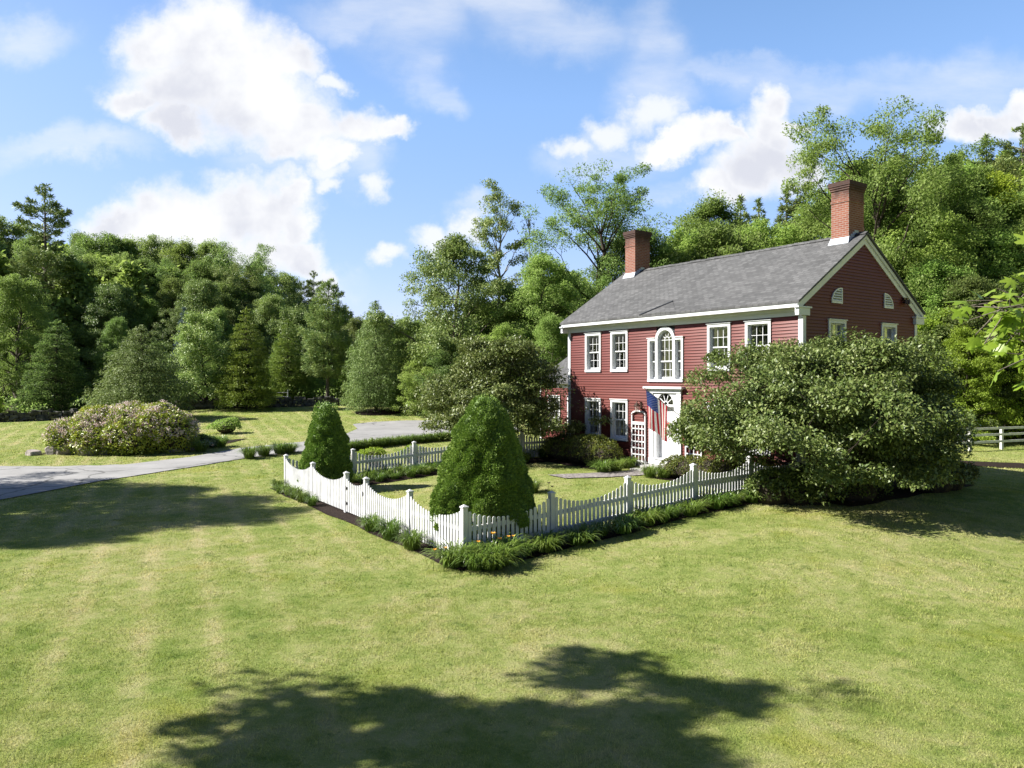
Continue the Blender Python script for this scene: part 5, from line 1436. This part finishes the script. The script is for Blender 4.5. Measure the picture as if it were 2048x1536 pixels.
T, V, F = broadleaf(42, 4.05, 4.85, 0.06, 116, prof=lambda t: (1 - t) ** 0.36 * (0.88 + 0.12 * min(1, t * 4)), up=0.12, clump=0.56, flat=0.58, nleaf=150000, L=0.104, W=0.052, tr=0.036, stems=6, sub=4, keep=shape2, upness=1.0, wide=1.0, tiers=0, wv=(0.25, 2.0))
d2 = put('dogwood_tree', T, V, F, 'huge rounded dogwood hiding the right corner of the house', 'dogwood', M['dogwood'], M['darkbark']); d2.location = off
# shrubs in its shade
def low_shrub(label, px, dep, E, seed, n, mat, L=0.09, W=0.04, name='low_shrub', cat='shrub', rot=0.0, z=None, group=None):
    q = at(px, dep); t = thing(name, label, cat, q, rot, group)
    V, F = bush(seed, E, n, L, W, lump=10, lumpr=0.38); npobj('foliage', V, F, mat, t)
    core(E, 0.72).build('stems', M['darkbark'], t)
    return t
low_shrub('low golden green shrub in the shade at the right foot of the big dogwood', 1862, 22.5, [(0, 0, 0.35, 0.9, 0.8, 0.75), (0.7, 0.3, 0.3, 0.7, 0.6, 0.6)], 51, 7000, M['yew'])
low_shrub('dark low shrub under the middle of the big dogwood', 1700, 21.0, [(0, 0, 0.3, 1.1, 0.8, 0.7), (-1.0, 0.2, 0.3, 0.8, 0.7, 0.6)], 52, 7000, M['deep'])
low_shrub('pale leaved shrub where the right picket fence meets the big dogwood', 1545, 20.3, [(0, 0, 0.30, 0.75, 0.6, 0.62), (0.6, -0.2, 0.22, 0.55, 0.5, 0.42), (1.1, -0.1, 0.2, 0.5, 0.4, 0.4)], 53, 7000, M['dogwood'], 0.10, 0.055)

# ------------------------------------------------------------------ clipped dwarf spruces
def cone_shrub(label, loc, H, R, seed, twin=False, n=70000):
    g = np.random.default_rng(seed); t = thing('cone_spruce', label, 'dwarf spruce', loc)
    ph = g.uniform(0, 6.3, (9,))
    lum_a = g.uniform(0, 2 * PI, 240); lum_t = g.uniform(0, 1, 240); lum_r = g.uniform(0.09, 0.20, 240)
    def rad(tt, az):
        b = R * (np.clip(1 - tt, 0, 1) ** 0.56) * (0.80 + 0.28 * np.minimum(1, (tt + 0.02) * 5)) * np.where(tt < 0.12, 0.86 + tt, 1.0)
        return b * (1 + 0.05 * np.sin(3 * az + ph[0] + tt * 5) + 0.04 * np.sin(5 * az + ph[1] - tt * 9))
    def surf(tt, az):
        r = rad(tt, az)
        bump = np.zeros_like(tt)
        for a, q, w in zip(lum_a, lum_t, lum_r):
            da = (np.abs((az - a + PI) % (2 * PI) - PI)) * np.maximum(rad(np.array(q), np.array(a)), 0.1); dz = (tt - q) * H
            bump = np.maximum(bump, np.sqrt(np.clip(1 - (da * da + dz * dz) / (w * w), 0, 1)) * w)
        return r - 0.08 + bump * 0.75
    tops = [(0, 0, 1.0)] if not twin else [(-0.09, 0.0, 1.0), (0.17, 0.05, 0.985)]
    tt = 1 - np.sqrt(g.uniform(0.0, 1, n)); az = g.uniform(0, 2 * PI, n); r = surf(tt, az) - 0.05 * g.uniform(0, 1, n) ** 2
    r = np.maximum(r, 0.02)
    P = np.stack([np.cos(az) * r, np.sin(az) * r, tt * H + 0.02], 1)
    if twin:
        k = g.integers(0, 2, n); m = np.clip((P[:, 2] / H - 0.78) / 0.22, 0, 1)
        ox = np.where(k == 0, -0.13, 0.15) * m; P[:, 0] += ox; P[:, :2] = P[:, :2]; P[:, 2] *= np.where((k == 1), 1 - 0.02 * m, 1)
    N = unit(np.stack([np.cos(az), np.sin(az), np.full(n, R / H * 0.9)], 1))
    D = unit(N * 0.8 + rdir(g, n) * 0.7 + UP * 0.35); NN = unit(rdir(g, n) + N * 0.3); s = g.uniform(0.6, 1.3, n)
    V, F = leaf_quads(P, D, NN, 0.062 * s, 0.026 * s, 0.1, 0.1); npobj('foliage', V, F, M['dwarf'], t)
    nt, na = 40, 48
    T_, A2 = np.meshgrid(np.linspace(0, 0.985, nt), np.linspace(0, 2 * PI, na, endpoint=False), indexing='ij')
    rr = np.maximum(surf(T_.ravel(), A2.ravel()) - 0.07, 0.01)
    Vc = np.stack([np.cos(A2.ravel()) * rr, np.sin(A2.ravel()) * rr, T_.ravel() * H], 1)
    i, j = np.meshgrid(np.arange(nt - 1), np.arange(na), indexing='ij'); a = (i * na + j).ravel(); b = (i * na + (j + 1) % na).ravel()
    npobj('inner_branches', Vc, np.stack([a, b, b + na, a + na], 1), M['dwarf'], t, smooth=True)
    return t
bis = unit(UR + UF)
cp = A_ + bis * 1.75
cone_shrub('larger clipped cone spruce pressing on the fence corner nearest the camera', (cp[0] + 0.06, cp[1], hf(*cp) - 0.02), 3.55, 1.34, 61, n=135000)
cp2 = at(653, 25.2)
cone_shrub('smaller twin topped cone spruce at the far left fence corner', (cp2[0], cp2[1], cp2[2] - 0.02), 3.15, 0.95, 62, True, n=75000)

# ------------------------------------------------------------------ rhododendron island with boulders
q = G(225, 915)
t = thing('rhododendron_bush', 'long rounded bush with faded pink blossom beside the drive', 'bush', (q[0] - 0.45, q[1] + 2.2, hf(q[0], q[1] + 2.2)))
E = [(a * 0.86 - 0.25, b, c * 0.95, d * 0.86, e, f * 0.95) for a, b, c, d, e, f in [(-2.8, 0, 0.75, 1.5, 1.4, 1.0), (-1.4, 0.3, 1.0, 1.7, 1.7, 1.35), (0.4, 0.4, 1.05, 1.8, 1.8, 1.42), (2.0, 0.2, 1.05, 1.7, 1.6, 1.4), (3.0, 0.0, 0.9, 1.25, 1.3, 1.2), (1.0, -0.6, 0.7, 1.8, 1.3, 1.1), (-1.0, -0.7, 0.6, 1.6, 1.1, 0.95)]]
V, F = bush(71, E, 78000, 0.13, 0.055, 0.6, lump=30, lumpr=0.26, fill=0.2, zmin=-0.75); npobj('foliage', V, F, M['rhodo'], t)
g = np.random.default_rng(72); cl = bush(73, [(a, b, c, d * 1.0, e * 1.0, f * 1.0) for a, b, c, d, e, f in E], 1700, 0.01, 0.01, lump=26, lumpr=0.26, fill=0.05)[0].reshape(-1, 4, 3)[:, 0]
cl = cl[(cl[:, 1] < 0.9)]
P = np.repeat(cl, 26, 0) + g.normal(0, 0.07, (len(cl) * 26, 3)); V, F = leaf_quads(P, rdir(g, len(P)), rdir(g, len(P)), 0.06, 0.05); npobj('blossom', V, F, M['blossom'], t)
core(E, 0.75).build('stems', M['darkbark'], t)


def boulder(label, px, py, w, hgt, dp, seed):
    q = G(px, py); r = random.Random(seed); bm = bmesh.new(); bmesh.ops.create_icosphere(bm, subdivisions=3, radius=1)
    ns = [Vector((r.gauss(0, 1), r.gauss(0, 1), r.gauss(0, 1))).normalized() for _ in range(9)]; ds = [r.uniform(0.62, 0.9) for _ in ns]
    for v in bm.verts:
        for n_, d_ in zip(ns, ds):
            e = v.co.dot(n_) - d_
            if e > 0: v.co -= n_ * e * 0.9
        v.co += Vector((r.uniform(-.02, .02), r.uniform(-.02, .02), r.uniform(-.02, .02))); v.co.x *= w; v.co.y *= dp; v.co.z *= hgt
    me = bpy.data.meshes.new('boulder'); bm.to_mesh(me); bm.free(); me.materials.append(M['boulder'])
    o = bpy.data.objects.new('boulder', me); o.location = (q[0], q[1] + dp * 0.5, hf(*q) + hgt * 0.25); link(o); tag(o, label, 'boulder', 'boulders at the foot of the pink bush')
boulder('small pale boulder at the left end of the pink bush', 62, 911, 0.4, 0.26, 0.35, 1)
boulder('pale boulder under the left part of the pink bush', 100, 909, 0.40, 0.36, 0.4, 2)
boulder('largest pale boulder, second from the left end of the pink bush', 128, 909, 0.52, 0.44, 0.5, 3)
boulder('low pale boulder between the two large ones under the pink bush', 166, 911, 0.5, 0.38, 0.4, 4)
boulder('broad pale boulder under the middle of the pink bush', 210, 909, 0.52, 0.48, 0.5, 5)
boulder('flat pale boulder at the right end of the pink bush', 345, 905, 0.6, 0.22, 0.35, 6)
boulder('small flat boulder by the drive, right of the pink bush', 372, 901, 0.4, 0.2, 0.3, 7)

# shrubs on the lawns
def small_bush(label, px, py, w, hgt, seed, mat=M['fresh'], n=2600, L=0.11, W=0.05, dp=None, group=None):
    q = G(px, py); return low_shrub(label, px, q[1] + 0.3, [(0, 0, hgt * 0.42, w, dp or w * 0.8, hgt * 0.6)], seed, n, mat, L, W, 'garden_shrub', 'shrub', group=group)
small_bush('lone small green shrub on the far lawn', 452, 868, 0.85, 0.85, 81, M['mid'])
small_bush('low dark shrub at the right end of the pink bush', 408, 896, 0.65, 0.6, 82, M['deep'])

# foundation hedge and shrubs by the door
def hedge(label, pts, seed, mat, n, L=0.055, W=0.028, name='yew_hedge'):
    c = hp(np.mean([p[0] for p in pts]), np.mean([p[1] for p in pts])); t = thing(name, label, 'hedge', (c[0], c[1], hf(*c)))
    E = []
    for (u, nn, r, hh) in pts: w = hp(u, nn); E.append((w[0] - c[0], w[1] - c[1], hh * 0.42, r, r, hh * 0.6))
    V, F = bush(seed, E, n, L, W, 0.3, lump=16, lumpr=0.36); npobj('foliage', V, F, mat, t); core(E, 0.78).build('stems', M['darkbark'], t)
hedge('rounded dark yew hedge under the two left windows', [(-5.3, -1.0, 0.75, 0.9), (-4.5, -1.15, 0.95, 1.05), (-3.6, -1.1, 0.95, 1.10), (-2.8, -1.1, 0.9, 1.08), (-2.2, -1.1, 0.7, 0.95)], 91, M['yew'], 34000)
hedge('low yellow green hedge right of the front door', [(1.6, -1.1, 0.65, 0.72), (2.3, -1.1, 0.75, 0.8), (3.1, -1.1, 0.75, 0.85), (4.0, -1.1, 0.8, 0.9), (4.9, -1.1, 0.8, 0.9)], 92, M['yew'], 24000)

# ------------------------------------------------------------------ daylilies and grasses
SPROTO = {}
def clump(key, loc, label, s=1.0, group=None, name='daylily_clump', cat='daylilies', mat='lily'):
    if key not in SPROTO:
        sd, n, r0, L, H, W = {'a': (1, 230, 0.16, 0.50, 0.44, 0.018), 'b': (2, 200, 0.14, 0.46, 0.50, 0.020), 'c': (3, 300, 0.15, 0.36, 0.44, 0.014), 'd': (4, 240, 0.20, 0.58, 0.50, 0.022), 'e': (5, 330, 0.14, 0.36, 0.36, 0.012)}[key]
        V, F = strap_clump(sd, n, r0, L, H, W); SPROTO[key] = npmesh('leaves', V, F, M[mat])
    o = bpy.data.objects.new(name, SPROTO[key]); link(o); o.location = (float(loc[0]), float(loc[1]), hf(loc[0], loc[1]) + 0.01); o.rotation_euler = (0, 0, random.uniform(0, 6.28)); o.scale = (s, s, s * random.uniform(0.92, 1.08))
    tag(o, label, cat, group); return o


def flower(loc, z, label, mat, name='daylily_flower', s=1.0, cat='flower'):
    t = thing(name, label, cat, (loc[0], loc[1], hf(loc[0], loc[1])))
    mb = MB(); mb.tube([(0, 0, 0), (0.02, 0.01, z * 0.6), (0.03, 0, z)], [0.006, 0.005, 0.004], 5); mb.build('stalk', M['lily'], t)
    mb = MB()
    for k in range(6):
        a = k * PI / 3; c, q = math.cos(a), math.sin(a)
        pp = [(0.03, 0, z), (0.03 + c * 0.035 * s - q * 0.018 * s, q * 0.035 * s + c * 0.018 * s, z + 0.03 * s), (0.03 + c * 0.065 * s, q * 0.065 * s, z + 0.045 * s), (0.03 + c * 0.035 * s + q * 0.018 * s, q * 0.035 * s - c * 0.018 * s, z + 0.03 * s)]
        mb.quad(*pp)
    mb.build('bloom', mat, t, fix=False)


nF = np.array([UF[1], -UF[0]]) * -1          # outward from the front fence (towards the left lawn)
nR = np.array([UR[1], -UR[0]])               # outward from the right fence (towards the camera lawn)
outF = -nF if np.dot(nF, A_ - np.array([HC[0], HC[1]])) < 0 else nF
outR = nR if np.dot(nR, np.array([0, -1.0])) > 0 else -nR
GC1 = 'daylilies outside the gate side fence'; GC2 = 'daylilies outside the right fence'
fr_ = [(12.2, 0.35, 'c', 1.0), (11.4, 0.5, 'a', 0.8), (10.7, 0.45, 'b', 0.8), (10.0, 0.45, 'c', 0.95), (9.2, 0.5, 'c', 0.9), (8.4, 0.45, 'c', 0.8), (3.95, 0.42, 'c', 1.12), (2.75, 0.45, 'c', 1.2), (1.55, 0.48, 'c', 1.15)]
nm = ['at the far left corner post of the gate side fence', 'next to the one at the far left corner post', 'before the second post of the gate side fence', 'just right of the second post of the gate side fence', 'halfway between second post and gate', 'left of the gate, last before bare mulch',
      'right of the gate beside bare mulch, round and alone', 'second round one right of the gate', 'third right of the gate, near the corner']
for (d, o, k, s), q in zip(fr_, nm): clump(k, A_ + UF * d + outF * o, 'green strap leaved daylily clump ' + q, s, GC1)
d = -0.15; i = 0
while d < 11.4:
    o = 0.5 + 0.12 * math.sin(d * 5); k = 'adbad'[i % 5]; s = 1.05 if d < 1 else random.uniform(0.8, 1.0)
    clump(k, A_ + UR * d + outR * o, 'daylily clump outside the right fence, %s from the corner post' % ORD[i], s, GC2); i += 1; d += random.uniform(0.40, 0.56)
for k, (d, o, nme) in enumerate([(-0.15, 0.75, 'left front'), (0.40, 0.80, 'right front'), (-0.45, 0.30, 'left back'), (0.1, 0.95, 'middle front')]):
    clump('d', A_ + UR * d + outR * o, 'big grassy daylily clump round the corner post, %s one' % nme, 1.08, 'large daylilies round the corner post')
for k, (d, o, z) in enumerate([(0.35, 0.55, 0.62), (-0.02, 0.55, 0.5), (0.55, 0.5, 0.48), (0.75, 0.55, 0.5), (0.95, 0.45, 0.46), (-0.75, 0.45, 0.45), (-0.95, 0.35, 0.42)]):
    flower(A_ + UR * d + outR * o, z, ['tallest orange daylily bloom right of the corner post', 'orange daylily bloom against the corner post', 'orange daylily bloom, second right of the tallest', 'orange daylily bloom, third right of the tallest', 'rightmost orange daylily bloom near the corner post', 'orange daylily bloom left of the corner post', 'leftmost orange daylily bloom near the corner post'][k], M['gold'], s=1.15 if k == 0 else 0.85)
# inside the garden, along the far fence
inB = np.array([UB[1], -UB[0]]); inB = inB if np.dot(inB, A_ - B_) > 0 else -inB
i = 0; d = 2.2
while d < 9.4:
    for o in (0.5, 1.0):
        clump('aebc'[i % 4], B_ + UB * (d + o * .3) + inB * (o + random.uniform(-.1, .1)), 'leafy clump in the bed inside the far fence, %s from the left' % ORD[i], random.uniform(0.85, 1.1), 'clumps in the bed inside the far fence'); i += 1
    d += 0.62
small_bush('yellow flecked shrub in the bed inside the far fence', 748, 935, 0.55, 0.75, 85, M['yellow'], 1600, 0.08, 0.04)
small_bush('small yellow green shrub in the bed, close to the larger cone', 828, 932, 0.5, 0.8, 86, M['yellow'], 1600, 0.08, 0.04)
clump('e', G(1065, 985), 'round grass tuft alone on the inner lawn right of the larger cone', 1.25, None, 'grass_tuft', 'grass tuft')
for k, (px, py, lab) in enumerate([(1205, 945, 'left'), (1232, 943, 'middle'), (1256, 936, 'right')]): clump('d', G(px, py), 'bright grassy clump before the yew hedge, %s of three' % lab, 1.05, 'grassy clumps before the yew hedge', 'grass_tuft', 'grass tuft')
for k, (px, py, lab) in enumerate([(1300, 955, 'left'), (1328, 957, 'middle'), (1356, 955, 'right')]): clump('e', G(px, py), 'fine green grass tuft right of the path, %s of three' % lab, 1.35, 'grass tufts right of the path', 'grass_tuft', 'grass tuft')
for k, (px, py, lab) in enumerate([(1040, 925, 'beside the larger cone'), (1062, 915, 'between the larger cone and the yew hedge'), (1085, 915, 'against the left end of the yew hedge')]): clump('a', G(px, py), 'dark leafy clump ' + lab, 1.1, 'leafy clumps left of the yew hedge')
for k, (dx, z) in enumerate([(0.0, 1.32), (0.1, 1.22), (-0.08, 1.16)]):
    w = A_ + UR * 2.55 - outR * 0.35 + UR * dx; flower(w, z, ['tallest purple flower spike behind the second post of the right fence', 'purple flower spike right of the tallest one', 'shortest purple flower spike behind the right fence'][k], M['violet'], 'purple_flower', 0.9)
# along the drive
for k, (px, py, lab) in enumerate([(402, 903, 'across the drive, left of two'), (440, 894, 'across the drive, right of two'), (499, 917, 'on the near side of the drive, first of four'), (528, 912, 'on the near side of the drive, second of four'), (560, 908, 'on the near side of the drive, third of four'), (580, 906, 'on the near side of the drive, fourth of four')]):
    clump('e', G(px, py), 'round grass tuft ' + lab, 2.0 if k < 2 else 1.75, 'round grass tufts beside the drive', 'grass_tuft', 'grass tuft')
i = 0
for px in np.linspace(692, 900, 26):
    py = np.interp(px, [690, 740, 800, 850, 900], [902, 896, 889, 884, 880]); w = G(px, py)
    clump('ab'[i % 2], w, 'daylily clump in the strip along the drive, %s from the left' % ORD[i], 1.12, 'daylilies in the strip along the drive'); i += 1
i = 0
for px in np.linspace(1075, 1132, 7):
    clump('a', G(px, 868), 'sunlit green clump below the far dogwood, %s from the left' % ORD[i], 1.3, 'clumps below the far dogwood'); i += 1
# mulch ring of the larch
q = at(758, 58); rp = [(q[0] + 1.9 * math.cos(a), q[1] + 2.4 * math.sin(a)) for a in np.linspace(0, 2 * PI, 40)]
BEDS.append(sheet('mulch_ring', rp[:21], rp[20:][::-1] , 30, 8, 0.06, M['mulch']))

# ------------------------------------------------------------------ maple bough hanging in from the right
def maple_bough():
    g = np.random.default_rng(9); T = Tubes()
    base = np.array([8.2, 6.2, hf(8.2, 6.2)]); top = base + np.array([0.2, 0.3, 9.5])
    t = thing('maple_tree', 'near maple bough with big yellow green leaves entering from the right', 'maple', base)
    P = bez(np.zeros(3) - UP * .3, np.array([0.05, 0, 5]), top - base, 10); T.path(P, np.linspace(0.22, 0.05, 10))
    tips = []
    def limb(a, e, n, r):
        m = (a + e) / 2 + UP * 0.35; B = bez(a, m, e, 8); T.path(B, np.linspace(r, 0.006, 8)); return B
    for e, n in (((2.86, 4.25, 4.40), 44), ((2.92, 4.35, 4.26), 40), ((3.0, 4.2, 4.12), 34), ((3.12, 4.6, 4.48), 34), ((3.06, 4.15, 4.74), 8), ((3.3, 4.3, 4.15), 40), ((3.1, 4.6, 4.34), 30)):
        a = P[4] + np.array([0, 0, 0.1]); B = limb(a, np.array(e) - base, n, 0.016)
        for k in range(n):
            f = 0.998 - 0.115 * (k / n) ** 1.1; o = B[min(7, int(f * 7))] * (1 - (f * 7 % 1)) + B[min(7, int(f * 7) + 1)] * (f * 7 % 1)
            d = unit(rdir(g, 1)[0] * np.array([1, 1, 0.7]) + np.array([-0.25, -0.1, -0.1])); q = o + d * g.uniform(0.05, 0.26); T.path(np.array([o, q]), [0.004, 0.003]); tips.append(q)
        for k in range(44):
            f = g.uniform(0.30, 0.86); o = B[min(6, int(f * 7))] * (1 - (f * 7 % 1)) + B[min(7, int(f * 7) + 1)] * (f * 7 % 1); q = o + rdir(g, 1)[0] * g.uniform(0.06, 0.32); T.path(np.array([o, q]), [0.004, 0.003]); tips.append(q)
    for i in range(46):                                            # the rest of the crown, out to the right
        az = g.uniform(-1.2, 1.6); l = g.uniform(1.2, 3.4); a = P[g.integers(4, 9)]; e = a + np.array([math.cos(az) * l, math.sin(az) * l, g.uniform(0.0, 2.0)]); B = limb(a, e, 5, 0.03)
        for k in range(22): o = B[g.integers(4, 8)]; tips.append(o + rdir(g, 1)[0] * g.uniform(0.1, 0.5))
    tips = np.array(tips); n = len(tips)
    pts = []                                                       # five pointed leaf
    for ang, r in ((-148, 0.34), (-118, 0.22), (-98, 0.62), (-84, 0.50), (-66, 0.42), (-48, 0.80), (-34, 0.95), (-26, 0.70), (-14, 0.52), (-7, 0.98), (0, 1.18)): pts.append((math.radians(ang), r))
    pts = pts + [(-a, r) for a, r in pts[-2::-1]]
    pts = np.array([(math.cos(a) * r + 0.25, math.sin(a) * r) for a, r in pts])
    k = len(pts); N = unit(UP * 0.75 + rdir(g, n) * 0.55 + np.array([-0.2, -0.25, 0])); D = unit(np.array([-0.55, -0.25, -0.25]) + rdir(g, n) * 0.75); S = unit(np.cross(D, N)); N = np.cross(S, D)
    s = g.uniform(0.065, 0.105, n)
    Vv = tips[:, None, :] + (D[:, None, :] * pts[None, :, 0:1] + S[:, None, :] * pts[None, :, 1:2] - N[:, None, :] * (0.22 * np.abs(pts[None, :, 1:2]) + 0.12 * np.maximum(pts[None, :, 0:1] - .5, 0))) * s[:, None, None]
    cen = tips[:, None, :] + D[:, None, :] * 0.25 * s[:, None, None]
    Vv = np.concatenate([cen, Vv], 1).reshape(-1, 3); b = np.arange(n)[:, None] * (k + 1)
    F = np.concatenate([np.stack([b[:, 0], b[:, 0] + 1 + j, b[:, 0] + 1 + j + 1], 1) for j in range(k - 1)])
    v, f = T.mesh(6); npobj('trunk', v, f, M['bark'], t, smooth=True); npobj('crown', Vv, F, M['maple'], t)
maple_bough()

# trees left of the picture whose shadows lie on the lawn
kind('highcrown', 11.6, 'broadleaf_tree', 'tree', lambda: broadleaf(28, 11.6, 4.0, 0.80, 48, up=0.6, clump=0.42, wv=(0.1, 2.2), wide=0.66, nleaf=24000, L=0.19, W=0.10, sub=3, skip=0.12, flat=0.7, tr=0.016), M['mid'], M['bark'])
tree('highcrown', 0, 6.6, 0, 'tall high crowned tree left of the camera that shades the near lawn', 1.0, 0.0, None, None, x=-12.7, H=11.6)
tree('round', 0, 21.5, 0, 'tall tree beyond the left picture edge shading the left lawn', 0.95, 1.5, None, None, x=-28.0, H=16.5)
tree('oak', 0, 24.6, 0, 'second tall tree beyond the left picture edge, nearer the drive', 0.6, 2.6, None, None, x=-29.0, H=14.5)
tree('round', 0, 17.8, 0, 'third tall tree beyond the left picture edge, nearest the camera lawn', 0.6, 0.4, None, None, x=-27.0, H=14.0)

# ------------------------------------------------------------------ blades of grass
def grass():
    g = np.random.default_rng(3); Ps = []; Ws = []; Hs = []
    for (d0, d1, dens, w, hh) in ((5.5, 9, 2800, 0.007, 0.042), (9, 13, 1400, 0.010, 0.040), (13, 19, 620, 0.015, 0.040), (19, 28, 260, 0.023, 0.042), (28, 40, 110, 0.036, 0.055), (40, 60, 42, 0.055, 0.06)):
        hw = 0.78 * d1; area = 2 * hw * (d1 - d0); n = int(area * dens)
        x = g.uniform(-hw, hw, n); y = g.uniform(d0, d1, n); k = np.abs(x) < 0.76 * y + 0.5; x, y = x[k], y[k]
        bad = inpoly(x, y, DRIVE)
        for B in BEDS: bad |= inpoly(x, y, B)
        u, nn = house_local(x, y); bad |= (np.abs(u) < HW) & (nn > -0.1) & (nn < HD + .1); bad |= y > wall_line(x) - 0.5
        x, y = x[~bad], y[~bad]; Ps.append(np.stack([x, y, h(x, y)], 1)); Ws.append(np.full(len(x), w)); Hs.append(np.full(len(x), hh))
    P = np.concatenate(Ps); W = np.concatenate(Ws); Hh = np.concatenate(Hs); n = len(P)
    # tussocks: taller and shorter places
    tus = 0.75 + 0.30 * np.sin(P[:, 0] * 6.3 + np.sin(P[:, 1] * 4.1) * 2.2) * np.sin(P[:, 1] * 5.2 + np.sin(P[:, 0] * 3.3) * 2.4) + 0.35 * np.sin(P[:, 0] * 2.1 + np.sin(P[:, 1] * 1.3) * 2) * np.sin(P[:, 1] * 1.7 + np.sin(P[:, 0] * 0.9) * 2)
    Hh = Hh * g.uniform(0.5, 1.3, n) * tus
    az = g.uniform(0, 2 * PI, n); v = np.stack([np.cos(az), np.sin(az), np.zeros(n)], 1); ln = g.normal(0, 0.55, (n, 2)) * Hh[:, None]
    tip = P + np.stack([ln[:, 0], ln[:, 1], Hh], 1)
    Vv = np.stack([P - v * W[:, None] * .5, P + v * W[:, None] * .5, tip], 1).reshape(-1, 3)
    o = npobj('grass', Vv, np.arange(3 * n).reshape(-1, 3), M['blade']); tag(o, 'short mown grass covering the lawns', 'grass', kind='stuff')
    print('blades', n)
grass()
